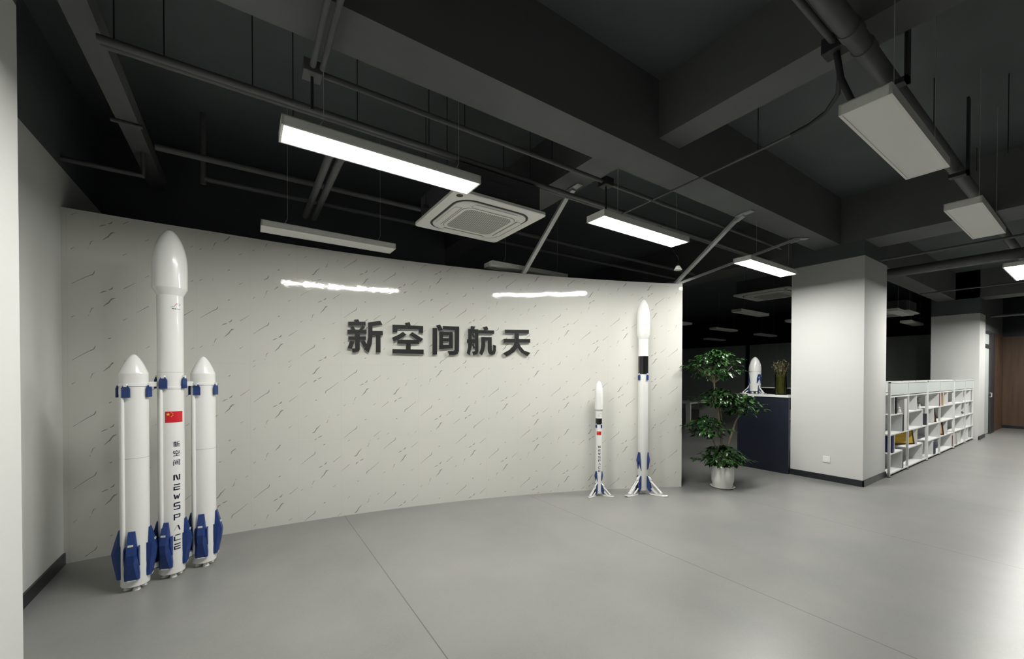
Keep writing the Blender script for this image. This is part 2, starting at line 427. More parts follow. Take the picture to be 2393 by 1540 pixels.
for k in range(-2, 14):
    left = 0.156 + PW * k
    for bi, (z0, z1) in enumerate(BANDS):
        zh, fl = KNOWN.get((k, bi), (z0 + random.random() * PH, 1 if random.random() < .28 else 0))
        sh = left + (PW - .156 if fl else .156)
        sg = -1 if fl else 1
        for r in range(-3, 4):
            for pts, ws, mi in MOTIF:
                q = [(sh + sg * a, zh + sg * bz + r * PH) for a, bz in pts]
                for seg in clip_line(q, ws, z0, min(z1, ztop(left) - .01), max(S0 + .02, -.66), S1 - .02):
                    vv = []
                    for i, (p, w) in enumerate(seg):
                        a_ = seg[max(0, i - 1)][0]; b_ = seg[min(len(seg) - 1, i + 1)][0]
                        dx, dz = b_[0] - a_[0], b_[1] - a_[1]; l = math.hypot(dx, dz) or 1
                        nx, nz_ = -dz / l * w * .38, dx / l * w * .38
                        vv += [arc(p[0] + nx, p[1] + nz_, .0009), arc(p[0] - nx, p[1] - nz_, .0009)]
                    mw.add(vv, [(2 * i, 2 * i + 1, 2 * i + 3, 2 * i + 2) for i in range(len(seg) - 1)], mi)
    # fine joints between panels
    if S0 < left < S1:
        mw.add([arc(left - .0012, .0, .0007), arc(left + .0012, .0, .0007), arc(left + .0012, ztop(left) - .005, .0007), arc(left - .0012, ztop(left) - .005, .0007)], [(0, 1, 2, 3)], 2)
for z in (0.82, 1.605, 2.395):
    vv = []
    for i in range(n + 1):
        s = S0 + (S1 - S0) * i / n
        vv += [arc(s, z - .001, .0007), arc(s, z + .001, .0007)]
    mw.add(vv, [(2 * i, 2 * i + 2, 2 * i + 3, 2 * i + 1) for i in range(n)], 2)
struct('wall_feature', mw, ['marble', 'vein', 'vein_soft', 'partition'], 'curved wall of glossy white veined marble panels', 'wall')

# ------------------------------------------------------------------ lettering helpers
def glyph(text, offset=0.0):
    """Flat outline of a character as bmesh (unit box not normalised)."""
    cu = bpy.data.curves.new('glyph', 'FONT'); cu.body = text; cu.size = 1.0; cu.offset = offset; cu.resolution_u = 6
    ob = bpy.data.objects.new('glyph', cu); COL.objects.link(ob)
    dg = bpy.context.evaluated_depsgraph_get(); dg.update()
    me = bpy.data.meshes.new_from_object(ob.evaluated_get(dg))
    bm = bmesh.new(); bm.from_mesh(me)
    bpy.data.objects.remove(ob); bpy.data.curves.remove(cu); bpy.data.meshes.remove(me)
    bmesh.ops.remove_doubles(bm, verts=bm.verts, dist=1e-4)
    return bm
def bm_fit(bm, x0, x1, y0, y1):
    xs = [v.co.x for v in bm.verts]; ys = [v.co.y for v in bm.verts]
    a, b_, c, d = min(xs), max(xs), min(ys), max(ys)
    for v in bm.verts:
        v.co = Vector((x0 + (v.co.x - a) / (b_ - a) * (x1 - x0), y0 + (v.co.y - c) / (d - c) * (y1 - y0), 0))
def poly_bm(polys):
    bm = bmesh.new()
    for p in polys: bm.faces.new([bm.verts.new((x, y, 0)) for x, y in p])
    return bm
def wrap(bm, R, az, z, mb, mi=0, off=0.0012, step=0.006):
    """Wrap a flat (u, v) bmesh onto a cylinder of radius R about z, centred on azimuth az, as faces of mb."""
    us = [v.co.x for v in bm.verts]; u = min(us) + step
    while u < max(us):
        bmesh.ops.bisect_plane(bm, geom=bm.verts[:] + bm.edges[:] + bm.faces[:], plane_co=(u, 0, 0), plane_no=(1, 0, 0)); u += step
    bm.verts.index_update()
    vs = []
    for v in bm.verts:
        a = az + v.co.x / R
        vs.append(((R + off) * math.cos(a), (R + off) * math.sin(a), z + v.co.y))
    mb.add(vs, [[v.index for v in f.verts] for f in bm.faces], mi)
    bm.free()
LET = {
    'N': [[(0, 0), (.22, 0), (.22, 1), (0, 1)], [(.22, 1), (.46, 1), (.78, 0), (.54, 0)], [(.78, 0), (1, 0), (1, 1), (.78, 1)]],
    'E': [[(.05, .82), (1, .82), (1, 1), (.05, 1)], [(.0, .42), (1, .42), (1, .58), (.0, .58)], [(0, 0), (1, 0), (1, .18), (0, .18)], [(0, .18), (.2, .18), (.2, .42), (0, .42)]],
    'W': [[(.0, 1), (.2, 1), (.36, 0), (.18, 0)], [(.18, 0), (.36, 0), (.58, .8), (.44, .8)], [(.44, .8), (.58, .8), (.72, 0), (.54, 0)], [(.54, 0), (.72, 0), (1, 1), (.8, 1)]],
    'S': [[(0, .84), (1, .84), (1, 1), (.12, 1)], [(0, .45), (.2, .45), (.2, .84), (0, .84)], [(.2, .42), (1, .42), (.9, .58), (.2, .58)], [(.8, .14), (1, .14), (1, .42), (.8, .42)], [(0, 0), (1, 0), (1, .14), (0, .14)]],
    'P': [[(0, 0), (.2, 0), (.2, 1), (0, 1)], [(.2, .84), (1, .84), (1, 1), (.2, 1)], [(.8, .5), (1, .5), (1, .84), (.8, .84)], [(.2, .36), (.9, .36), (1, .5), (.2, .5)]],
    'A': [[(0, 0), (.06, 0), (.5, 1), (.45, 1)], [(.5, 1), (.74, 1), (1, 0), (.78, 0)]],
    'C': [[(.1, .84), (1, .84), (1, 1), (.25, 1)], [(0, .14), (.2, .14), (.2, .72), (0, .72)], [(0, 0), (1, 0), (1, .14), (0, .14)]],
}
def letter(ch, w, h): return poly_bm([[(x * w - w / 2, y * h) for x, y in p] for p in LET[ch]])

# ------------------------------------------------------------------ wall sign: five raised characters
SIGN = {   # centre (arc length, height) and the brush strokes of each character, in metres
    'xin': ((1.608, 1.914), [[(-0.113, 0.169), (-0.071, 0.176), (-0.058, 0.144), (-0.103, 0.136)], [(-0.171, 0.145), (0.002, 0.155), (0.002, 0.114), (-0.171, 0.104)], [(-0.150, 0.089), (-0.123, 0.102), (-0.096, 0.061), (-0.128, 0.050)], [(-0.067, 0.062), (-0.033, 0.107), (-0.004, 0.099), (-0.039, 0.054)], [(-0.178, 0.061), (0.012, 0.071), (0.012, 0.028), (-0.178, 0.019)], [(-0.170, -0.009), (0.005, -0.001), (0.005, -0.040), (-0.170, -0.046)], [(-0.103, 0.023), (-0.057, 0.025), (-0.057, -0.142), (-0.068, -0.166), (-0.099, -0.175), (-0.129, -0.175), (-0.135, -0.135), (-0.104, -0.134)], [(-0.152, -0.055), (-0.112, -0.063), (-0.135, -0.140), (-0.179, -0.132)], [(-0.045, -0.065), (-0.009, -0.045), (0.023, -0.101), (-0.018, -0.122)], [(0.028, 0.149), (0.153, 0.173), (0.176, 0.132), (0.069, 0.112), (0.028, 0.110)], [(0.028, 0.144), (0.072, 0.146), (0.072, -0.003), (0.064, -0.081), (0.032, -0.176), (-0.015, -0.141), (0.014, -0.083), (0.028, -0.005)], [(0.064, 0.059), (0.179, 0.064), (0.179, 0.018), (0.064, 0.013)], [(0.109, 0.018), (0.155, 0.020), (0.155, -0.170), (0.108, -0.171)]]),
    'kong': ((2.060, 1.913), [[(-0.033, 0.166), (0.018, 0.177), (0.029, 0.135), (-0.022, 0.132)], [(-0.167, 0.140), (0.167, 0.141), (0.167, 0.101), (-0.167, 0.093)], [(-0.167, 0.135), (-0.117, 0.137), (-0.117, 0.058), (-0.167, 0.056)], [(0.117, 0.139), (0.167, 0.141), (0.167, 0.060), (0.117, 0.063)], [(-0.056, 0.066), (-0.020, 0.035), (-0.080, -0.010), (-0.156, -0.044), (-0.172, -0.003), (-0.109, 0.029)], [(0.045, 0.067), (0.167, -0.006), (0.139, -0.042), (0.013, 0.034)], [(-0.117, -0.023), (0.122, -0.020), (0.122, -0.065), (-0.117, -0.068)], [(-0.024, -0.062), (0.027, -0.061), (0.027, -0.131), (-0.024, -0.132)], [(-0.169, -0.129), (0.172, -0.127), (0.172, -0.177), (-0.169, -0.175)]]),
    'jian': ((2.490, 1.905), [[(-0.114, 0.161), (-0.068, 0.174), (-0.036, 0.113), (-0.083, 0.104)], [(-0.155, 0.132), (-0.104, 0.134), (-0.104, -0.170), (-0.156, -0.173)], [(-0.036, 0.160), (0.156, 0.161), (0.156, 0.116), (-0.036, 0.120)], [(0.102, 0.158), (0.156, 0.161), (0.153, -0.125), (0.137, -0.162), (0.100, -0.172), (0.037, -0.174), (0.021, -0.128), (0.090, -0.125), (0.102, -0.111)], [(-0.078, 0.094), (-0.034, 0.096), (-0.035, -0.107), (-0.078, -0.108)], [(0.035, 0.092), (0.079, 0.094), (0.079, -0.094), (0.035, -0.095)], [(-0.078, 0.094), (0.079, 0.094), (0.079, 0.055), (-0.078, 0.055)], [(-0.034, 0.020), (0.035, 0.021), (0.035, -0.016), (-0.034, -0.018)], [(-0.078, -0.056), (0.079, -0.054), (0.079, -0.094), (-0.078, -0.108)]]),
    'hang': ((2.918, 1.906), [[(-0.129, 0.172), (-0.078, 0.169), (-0.091, 0.131), (-0.135, 0.132)], [(-0.162, 0.134), (-0.040, 0.136), (-0.040, 0.096), (-0.162, 0.095)], [(-0.162, 0.134), (-0.122, 0.136), (-0.122, -0.039), (-0.129, -0.092), (-0.146, -0.177), (-0.180, -0.146), (-0.164, -0.082), (-0.162, -0.019)], [(-0.080, 0.132), (-0.040, 0.133), (-0.040, -0.133), (-0.058, -0.163), (-0.102, -0.170), (-0.115, -0.134), (-0.080, -0.123)], [(-0.178, 0.014), (-0.040, 0.019), (-0.040, -0.026), (-0.178, -0.028)], [(-0.118, 0.080), (-0.104, 0.087), (-0.080, 0.047), (-0.100, 0.030)], [(-0.118, -0.044), (-0.102, -0.038), (-0.080, -0.080), (-0.100, -0.094)], [(0.016, 0.162), (0.068, 0.177), (0.083, 0.138), (0.035, 0.131)], [(-0.034, 0.128), (0.155, 0.130), (0.156, 0.089), (-0.034, 0.089)], [(-0.003, 0.047), (0.043, 0.049), (0.043, -0.056), (0.030, -0.121), (0.005, -0.174), (-0.028, -0.148), (-0.009, -0.089), (-0.003, -0.036)], [(-0.003, 0.047), (0.125, 0.049), (0.125, 0.004), (-0.003, 0.005)], [(0.076, 0.048), (0.125, 0.049), (0.125, -0.108), (0.135, -0.119), (0.144, -0.108), (0.144, -0.041), (0.180, -0.053), (0.177, -0.118), (0.164, -0.156), (0.136, -0.164), (0.102, -0.162), (0.080, -0.130), (0.076, -0.088)]]),
    'tian': ((3.365, 1.892), [[(-0.154, 0.159), (0.153, 0.167), (0.153, 0.119), (-0.154, 0.118)], [(-0.171, 0.047), (0.172, 0.053), (0.172, 0.008), (-0.171, 0.001)], [(-0.032, 0.119), (0.023, 0.121), (0.026, 0.000), (-0.034, -0.001)], [(-0.034, 0.003), (0.012, -0.000), (0.012, -0.044), (-0.034, -0.111), (-0.137, -0.167), (-0.175, -0.129), (-0.091, -0.084), (-0.046, -0.034)], [(-0.023, -0.001), (0.026, 0.002), (0.047, -0.043), (0.093, -0.092), (0.175, -0.118), (0.134, -0.160), (0.058, -0.120), (0.000, -0.050)]]),
}
SLAB = ['black raised character \u65b0, first in the row on the marble wall', 'black raised character \u7a7a, second in the row on the marble wall',
        'black raised character \u95f4, middle one of five on the marble wall', 'black raised character \u822a, fourth in the row on the marble wall',
        'black raised character \u5929, last in the row, nearest the slim rockets']
for ((sm, zm), polys), lab in zip(SIGN.values(), SLAB):
    p = arc(sm, zm)
    t = thing('sign_character', lab, 'sign letter', p, -sm / AR, 'raised characters on the marble wall')
    f, g = MB(), MB()
    for i, q in enumerate(polys):
        tf = Matrix(((1, 0, 0, 0), (0, 0, 1, 0), (0, 1, 0, 0), (0, 0, 0, 1)))
        f.prism(q, -0.044 - i * .00008, -0.036, 0, tf); g.prism(q, -0.036, -0.004 + i * .0001, 0, tf)
    obj('face', f, 'letter', t); s_ = obj('backing', g, 'letter_side', t); s_['label'] = 'pale grey acrylic backing'

# ------------------------------------------------------------------ rockets
def polar(r, az, z): return (r * math.cos(az), r * math.sin(az), z)
def rotz(az): return Matrix.Rotation(az, 4, 'Z')
def grid_fin(parent, R, az, ztop_, w, h, gap):
    mb = MB(); t = rotz(az); d = R + gap
    poly = [(-w / 2, 0), (w / 2, 0), (w / 2, h * .72), (w * .36, h * .86), (w * .22, h), (-w * .22, h), (-w * .36, h * .86), (-w / 2, h * .72)]
    vs = [(d, y, ztop_ - h + z) for y, z in poly] + [(d + w * .14, y, ztop_ - h + z) for y, z in poly]
    n_ = len(poly)
    mb.add(vs, [tuple(range(n_)), tuple(range(2 * n_ - 1, n_ - 1, -1))] + [(i, n_ + i, n_ + (i + 1) % n_, (i + 1) % n_) for i in range(n_)], 0, False, t)
    mb.box(R - w * .1, d + w * .20, -w * .17, w * .17, ztop_ - h * .12, ztop_ + h * .14, 1, t)
    mb.box(R - w * .1, d + .001, -w * .2, w * .2, ztop_ - h * .75, ztop_ - h * .3, 1, t)
    return obj('grid_fin', mb, ['blue', 'rocket'], parent)
def folded_leg(parent, R, az):
    """Landing leg folded flat against the body of the big rocket."""
    t = rotz(az); mb = MB()
    def ring(z, hw, out, fl): return [(R - .012, -hw, z), (R + out * .35, -hw, z), (R + out, -hw * fl, z), (R + out, hw * fl, z), (R + out * .35, hw, z), (R - .012, hw, z)]
    mb.loft([ring(.085, .040, .014, .75), ring(.12, .041, .020, .6), ring(.20, .037, .036, .45), ring(.265, .031, .043, .62), ring(.33, .027, .028, .8), ring(.418, .019, .006, .9)], 0, False, t)
    for sgn in (-1, 1):
        mb.loft([[(R - .01, sgn * .034, z0_), (R + o_, sgn * .034, z0_), (R + o_, sgn * .041, z0_), (R - .01, sgn * .041, z0_)] for z0_, o_ in ((.175, .002), (.24, .018), (.30, .016), (.315, .002))] if sgn > 0 else
                [[(R - .01, -.034, z0_), (R - .01, -.041, z0_), (R + o_, -.041, z0_), (R + o_, -.034, z0_)] for z0_, o_ in ((.175, .002), (.24, .018), (.30, .016), (.315, .002))], 0, False, t)
    mb.box(R + .018, R + .034, -.014, .014, .322, .334, 1, t)
    mb.box(R - .005, R + .016, -.022, .022, .080, .086, 1, t)
    return obj('landing_leg', mb, ['blue', 'rocket'], parent)
def nozzle_prof(r, z0, z1): return [(0, z0 + .004), (r * .85, z0 + .004), (r * .9, z0), (r, z0), (r * .72, (z0 + z1) / 2), (r * .5, z1), (0, z1)]
def ogive(R, z0, z1, n=14, pw=2.0):
    return [(R * (1 - (i / n) ** pw) ** .62 if i < n else 0, z0 + (z1 - z0) * i / n) for i in range(n + 1)]
def pointed(R, z0, z1, n=14, pw=.65):
    return [(R * ((1 - i / n) ** pw if i < n else 0), z0 + (z1 - z0) * (1 - (1 - i / n) ** 1.0)) for i in range(n + 1)]
def nozzles(parent, R, z0, z1, k=4, rr=.3, a0=0.3, m='rocket'):
    for i in range(k):
        a = a0 + 2 * PI * i / k
        t = Matrix.Translation((R * .52 * math.cos(a), R * .52 * math.sin(a), 0))
        obj('engine_nozzle', MB().lathe(nozzle_prof(R * rr, z0, z1), 20, tf=t), m, parent)
def flag(parent, R, az, z, w, h):
    mb = MB()
    wrap(poly_bm([[(-w / 2, -h / 2), (w / 2, -h / 2), (w / 2, h / 2), (-w / 2, h / 2)]]), R, az, z, mb, 0, .0012)
    def star(cx, cy_, r, rot=0):
        p = []
        for i in range(10):
            a = PI / 2 + rot + i * PI / 5; q = r if i % 2 == 0 else r * .4
            p.append((cx + q * math.cos(a), cy_ + q * math.sin(a)))
        return p
    def st(cx, cy_, r, rot=0):
        p = star(cx, cy_, r, rot)
        return [[p[(i - 1) % 10], p[i], p[(i + 1) % 10], (cx, cy_)] for i in range(0, 10, 2)]
    u = w / 30; v = h / 20
    ps = st(-w / 2 + 5 * u, h / 2 - 5 * v, 3 * v)
    for a_, b_ in ((10, 2), (12, 4), (12, 7), (10, 9)): ps += st(-w / 2 + a_ * u, h / 2 - b_ * v, v * 1.1, .4)
    wrap(poly_bm(ps), R, az, z, mb, 1, .0022, .01)
    return obj('flag', mb, ['red', 'yellow'], parent, fix=False)
def strokes(lines, sc):
    polys = []
    for pts, w in lines:
        for (x0, y0), (x1, y1) in zip(pts[:-1], pts[1:]):
            l = math.hypot(x1 - x0, y1 - y0); nx, ny = -(y1 - y0) / l * w / 2, (x1 - x0) / l * w / 2
            polys.append([((x0 + nx) * sc, (y0 + ny) * sc), ((x0 - nx) * sc, (y0 - ny) * sc), ((x1 - nx) * sc, (y1 - ny) * sc), ((x1 + nx) * sc, (y1 + ny) * sc)])
    return poly_bm(polys)
def emblem(parent, R, az, z, sc):
    """Red and dark leaping-line emblem with a short line of tiny marks below."""
    mb = MB()
    wrap(strokes([([(-8, 2), (-4, 8), (2, 17), (6, 18.5)], 2.2), ([(-4, 8), (3, 12)], .9)], sc), R, az, z, mb, 0)
    wrap(strokes([([(-26, -6), (-19, -2.5), (-8, -1)], 1.4), ([(2, 19), (12, 18.5), (22, 15.5), (23, 11), (16, 10), (13, 3)], 1.3), ([(4, 15), (13, 9)], 1.1)], sc), R, az, z, mb, 1)
    mk = [([(-18, -13), (-12, -14)], 6), ([(-8, -13), (-2, -15)], 5)]
    mk += [([(x_, -11), (x_ + 1, -16.5)], 1.3) for x_ in (3, 7, 11, 15, 19)] + [([(3, -16), (6, -16)], 1.2), ([(11, -14), (15, -14)], 1.0), ([(19, -15), (22, -18)], 1.4)]
    wrap(strokes(mk, sc), R, az, z, mb, 1)
    o = obj('emblem', mb, ['red', 'navy'], parent, fix=False); return o

# --- big triple rocket
HR = .078
hx = thing('rocket_model', 'tallest white rocket model with two side boosters, red flag and blue legs, in the corner', 'rocket', (-.447, 3.91, 0))
VA = math.atan2(-3.91, .447)
def core_body(name, parent, ztop_, seam=None):
    mb = MB().lathe([(0, .03), (HR * .97, .03), (HR, .034), (HR, ztop_)], 64)
    if seam: mb.lathe([(HR + .0006, seam - .0012), (HR + .0006, seam + .0012)], 64, 1)
    return obj(name, mb, ['rocket_matt', 'seam'], parent)
def raceway(parent, az, z0, z1):
    x, y, _ = polar(HR + .008, az, 0)
    return obj('raceway', MB().tube([(x, y, z0), (x, y, z1)], .011, 10).box(HR - .01, HR + .006, -.008, .008, z0, z1, 0, rotz(az)), 'rocket_matt', parent)
core = core_body('core_stage', hx, 1.40)
for k in range(4):
    folded_leg(core, HR, VA + (-.47, 1.40, 2.85, -1.78)[k])
    grid_fin(core, HR, VA - .50 + k * PI / 2, 1.482, .052, .084, .008)
nozzles(core, HR, 0, .032)
raceway(core, VA - .72, .30, 1.39)
us = MB().lathe([(HR * 1.04, 1.395), (HR * 1.04, 1.412), (HR, 1.414), (HR, 2.086)], 64)
us.lathe([(HR + .0006, 1.515), (HR + .0006, 1.5175)], 64, 1)
obj('upper_stage', us, ['rocket', 'seam'], hx)
FR = HR * 1.33
obj('payload_fairing', MB().lathe([(HR, 2.083), (FR, 2.137)] + [(FR, 2.297 - .02)] + ogive(FR, 2.297, 2.578, 18), 64), 'rocket', hx)
flag(hx, HR, VA + .26, 1.189, .109, .081)
def put_letter(parent, bm, R, az, z):
    lm = MB(); wrap(bm, R, az, z, lm); return obj('letter', lm, 'navy', parent, fix=False)
for ch, zt in (('\u65b0', 1.008), ('\u7a7a', .942), ('\u95f4', .872)):
    bm = glyph(ch, .012 if ch == '\u95f4' else .008); bm_fit(bm, -.021, .021, -.042, 0); put_letter(hx, bm, HR, VA + .40, zt)
for ch, zt, h in (('N', .762, .041), ('E', .692, .045), ('W', .616, .035), ('S', .556, .053), ('P', .470, .044), ('A', .385, .036), ('C', .318, .044), ('E', .252, .044)):
    put_letter(hx, letter(ch, .042, h), HR, VA + .40, zt - h)
emblem(hx, HR, VA + .43, 2.0, .00125)
for (dx, dy) in ((-.189, -.086), (.187, .088)):
    bo = core_body('side_booster', hx, 1.425, .92)
    bo.location = (dx, dy, 0)
    obj('nose_cone', MB().lathe([(HR, 1.415), (HR * 1.06, 1.42), (HR * 1.06, 1.436), (HR * 1.02, 1.438), (HR * 1.02, 1.505)] + pointed(HR * 1.02, 1.508, 1.645, 16, .62), 64), 'rocket', bo)
    va = math.atan2(-3.91 - dy, .447 - dx)
    for k in range(4):
        folded_leg(bo, HR, va - .23 + k * PI / 2)
        grid_fin(bo, HR, va - .50 + k * PI / 2, 1.425, .052, .084, .008)
    nozzles(bo, HR, 0, .032)
    raceway(bo, va - .78, .12, 1.40)
for z in (1.43, .12):
    obj('connecting_strut', MB().bar((-.189, -.086, z), (.187, .088, z), .05, .035), 'rocket', hx)

# --- slim rockets standing on three legs
def fork_panel(parent, R, az, z0, z1, w, bulge=1.0):
    """Blue swallow-tailed cover on the body."""
    t = rotz(az); mb = MB(); h = z1 - z0
    pl = [(-.30, 1.0), (.28, 1.0), (.46, .58), (.62, 0), (.52, 0), (.0, .55), (-.46, .05), (-.56, .05), (-.54, .56)]
    n_ = len(pl)
    def pt(u, v, o):
        a = u * w / R
        return ((R + o) * math.cos(a), (R + o) * math.sin(a), z0 + v * h)
    prot = lambda v: R * (.06 + .36 * bulge * max(0, 1 - abs(v - .58) / .5))
    vs = [pt(u, v, prot(v)) for u, v in pl] + [pt(u, v, -R * .05) for u, v in pl]
    fs = [(0, 1, 2, 5, 8), (2, 3, 4, 5), (5, 6, 7, 8)] + [(i, n_ + i, n_ + (i + 1) % n_, (i + 1) % n_) for i in range(n_)]
    mb.add(vs, fs, 0, False, t)
    return obj('fork_panel', mb, 'blue', parent)
def deployed_leg(parent, R, az, k):
    """k scales the leg; outward is +x before rotation."""
    t = rotz(az)
    lg = MB()
    for sgn in (-1, 1):
        y0, y1 = sgn * .030 * k, sgn * .020 * k
        poly = [(R * .9, .235), (R * 1.15, .228), (R + .046 * k, .060), (R + .042 * k, .040), (R + .030 * k, .040), (R * 1.02, .072), (R * .9, .10)]
        n_ = len(poly)
        lg.add([(x, y0, z * k) for x, z in poly] + [(x, y1, z * k) for x, z in poly],
               [tuple(range(n_)), tuple(range(2 * n_ - 1, n_ - 1, -1))] + [(i, n_ + i, n_ + (i + 1) % n_, (i + 1) % n_) for i in range(n_)], 0, False, t)
    leg = obj('landing_leg', lg, 'blue', parent)
    st = MB()
    def P(x, y, z): return t @ Vector((x, y, z))
    st.tube([P(R * .95, 0, .222 * k), P(R + .022 * k, 0, .205 * k), P(R + .032 * k, 0, .185 * k), P(R + .030 * k, 0, .165 * k)], [.012 * k, .017 * k, .017 * k, .010 * k], 12)
    for sgn in (-1, 1):
        st.tube([P(R + .028 * k, sgn * .012 * k, .175 * k), P(R + .165 * k, sgn * .012 * k, .034 * k)], .0085 * k, 8)
        st.tube([P(R + .046 * k, sgn * .024 * k, .085 * k), P(R + .062 * k, sgn * .022 * k, .066 * k), P(R + .110 * k, sgn * .020 * k, .022 * k)], .009 * k, 8)
    st.tube([P(R + .165 * k, -.022 * k, .032 * k), P(R + .165 * k, .022 * k, .032 * k)], .011 * k, 8)
    st.bar(P(R + .10 * k, 0, .016 * k), P(R + .17 * k, 0, .024 * k), .03 * k, .012 * k)
    obj('strut', st, 'rocket', leg)
    ft = MB()
    ln = [(R + .02 * k, .012, .008), (R + .04 * k, .022, .003), (R + .10 * k, .026, .002), (R + .19 * k, .026, .002), (R + .225 * k, .023, .006), (R + .238 * k, .014, .014)]
    rings = []
    for x, hw, z in ln:
        rings.append([P(x, -hw * k, z * k), P(x, hw * k, z * k), P(x, hw * .8 * k, z * k + .012 * k), P(x, -hw * .8 * k, z * k + .012 * k)])
    ft.loft(rings); obj('ski_foot', ft, 'rocket', leg, bevel=.002)
def slim_rocket(label, loc, R, H, frr, lv, full):
    """lv: z of fairing straight top, fairing base, cone base, band top, band bottom."""
    o = thing('rocket_model', label, 'rocket', loc)
    va = math.atan2(-loc[1], -loc[0])
    zs, zb, zc, b1, b0 = lv
    body = obj('core_stage', MB().lathe([(0, .052 * H / 2.46), (R * .96, .052 * H / 2.46), (R, .058 * H / 2.46), (R, b0)], 48), 'rocket_matt', o)
    obj('black_band', MB().lathe([(R * 1.01, b0), (R * 1.01, b1)], 48), 'black', o)
    obj('upper_stage', MB().lathe([(R, b1), (R, zc)], 48), 'rocket', o)
    fr_ = R * frr
    obj('payload_fairing', MB().lathe([(R, zc), (fr_, zb), (fr_, zs - .02)] + ogive(fr_, zs, H, 18), 48), 'rocket', o)
    k = H / 2.46
    for i in range(4): grid_fin(o, R, va - .75 + i * PI / 2, b0 + .002, .036 * R / .062, .072 * k * 1.05, .005 * k)
    for i in range(3):
        az = va - .73 + i * 2 * PI / 3
        fork_panel(o, R, az, .30 * k, .528 * k, .048 * R / .062)
        deployed_leg(o, R, az, R / .062 if not full else 1.0)
    nozzles(o, R, .012 * k, .055 * k, 3, .22, 1.0)
    return o, va
slim_rocket('tall slim white rocket model with a black band on ski feet, nearest the potted tree', (4.205, 3.305, 0), .062, 2.46, 1.36, (2.2, 2.009, 1.951, 1.737, 1.51), True)
o, va = slim_rocket('smallest slim white rocket model with red flag, on the floor beside the tall slim one', (3.682, 3.56, 0), .040, 1.429, 1.30, (1.265, 1.074, 1.052, .963, .888), False)
flag(o, .040, va + .08, .780, .058, .045)
for i, ch in enumerate('NEWSPACE'):
    put_letter(o, letter(ch, .030, .026), .040, va + .22, .598 - i * .0425)
emblem(o, .040, va + .25, 1.008, .00105)

# --- short rocket on the counter
CH = 1.19
o = thing('rocket_model', 'short fat white rocket with blue patches standing on the navy counter', 'rocket', (7.1, 3.326, CH))
R, H = .0915, .615
va = math.atan2(-3.326, -7.1)
bd = MB().lathe([(0, .045), (R * .86, .045), (R * .93, .12), (R * .98, .24), (R, .37)], 48)
bd.lathe([(R * 1.003, .369), (R * 1.003, .373)], 48, 1)
obj('core_stage', bd, ['rocket', 'seam'], o)
obj('payload_fairing', MB().lathe([(R, .372), (R, .40)] + ogive(R, .41, H, 16, 1.9), 48), 'rocket', o)
for i in range(3):
    az = va - 1.34 + i * 2 * PI / 3
    fork_panel(o, R * .97, az, .17, .325, .075, .12)
    deployed_leg(o, R * .85, az, .62)
nozzles(o, R, .006, .046, 5, .22, .4, 'steel')

# ------------------------------------------------------------------ ceiling lamps
LW, LL, LH = .205, 1.2, .055
def make_lamp(lit, top=ZC):
    o = thing('panel_lamp', 'x', 'ceiling lamp')
    mb = MB(); w, l = LW / 2, LL / 2
    mb.box(-l, l, -w, -w + .012, 0, LH).box(-l, l, w - .012, w, 0, LH).box(-l, -l + .012, -w, w, 0, LH).box(l - .012, l, -w, w, 0, LH).box(-l, l, -w, w, LH - .006, LH)
    obj('frame', mb, 'lamp_frame', o)
    obj('diffuser', MB().box(-l + .012, l - .012, -w + .012, w - .012, .003, .012), 'lamp_on' if lit else 'lamp_off', o)
    for sx in (-.42, .42):
        wr = MB().tube([(sx, -.085, LH), (sx + .03, -.06, LH + .06), (sx, -.03, LH)], .0016, 6); wr.tube([(sx + .03, -.06, LH + .06), (sx + .03, -.06, top - 2.82)], .0016, 6)
        obj('hanging_wire', wr, 'steel', o)
    return o
LZ = 2.82
lamp_on, lamp_off, lamp_short = make_lamp(True), make_lamp(False), make_lamp(True, 3.31)
ON = [(.775, 2.545, 'lit panel lamp hanging nearest over the floor, left of the air conditioner'),
      (3.09, 2.455, 'lit panel lamp hanging between the air conditioner and the bracing bars'),
      (5.42, 2.41, 'lit panel lamp hanging just left of the white column'),
      (8.35, .67, 'lit panel lamp in the corridor past the two unlit panels'),
      (10.9, .68, 'second lit panel lamp further down the corridor'),
      (13.2, .68, 'third lit panel lamp far down the corridor'),
      (15.5, .68, 'farthest lit panel lamp before the wood wall')]
OFF = [(.74, 4.30, 'unlit panel lamp just above the marble wall, under the big lit one'), (3.09, 4.25, 'unlit panel lamp above the marble wall behind the left brace bar'),
       (3.13, .69, 'large unlit white panel lamp hung beside the pipes, nearest the viewer'), (5.29, .67, 'smaller-looking unlit white panel lamp hung farther along the pipes'),
       (9.15, 4.38, 'unlit panel lamp in the dark office, highest above the potted tree'), (9.2, 6.26, 'unlit panel lamp at the edge of the marble wall in the dark office'),
       (11.85, 6.43, 'unlit panel lamp in the middle of the dark office above the tree'), (14.6, 6.52, 'unlit panel lamp in the dark office above the counter rocket'),
       (14.85, 8.4, 'unlit far panel lamp low over the potted tree crown'), (11.8, 4.45, 'unlit panel lamp partly hidden by the white column, office side'),
       (11.7, 2.56, 'unlit panel lamp just right of the near white column'), (14.35, 2.9, 'unlit panel lamp in front of the far white column')]
for i, (x, y, lab) in enumerate(ON):
    o = lamp_on if i == 0 else lamp_short if i == 1 else copy_tree(lamp_short if i == 2 else lamp_on)
    o.location = (x, y, LZ); tag(o, lab, 'ceiling lamp', 'panel lamps hung from the ceiling')
for i, (x, y, lab) in enumerate(OFF):
    o = lamp_off if i == 0 else copy_tree(lamp_off)
    o.location = (x, y, LZ); tag(o, lab, 'ceiling lamp', 'panel lamps hung from the ceiling')

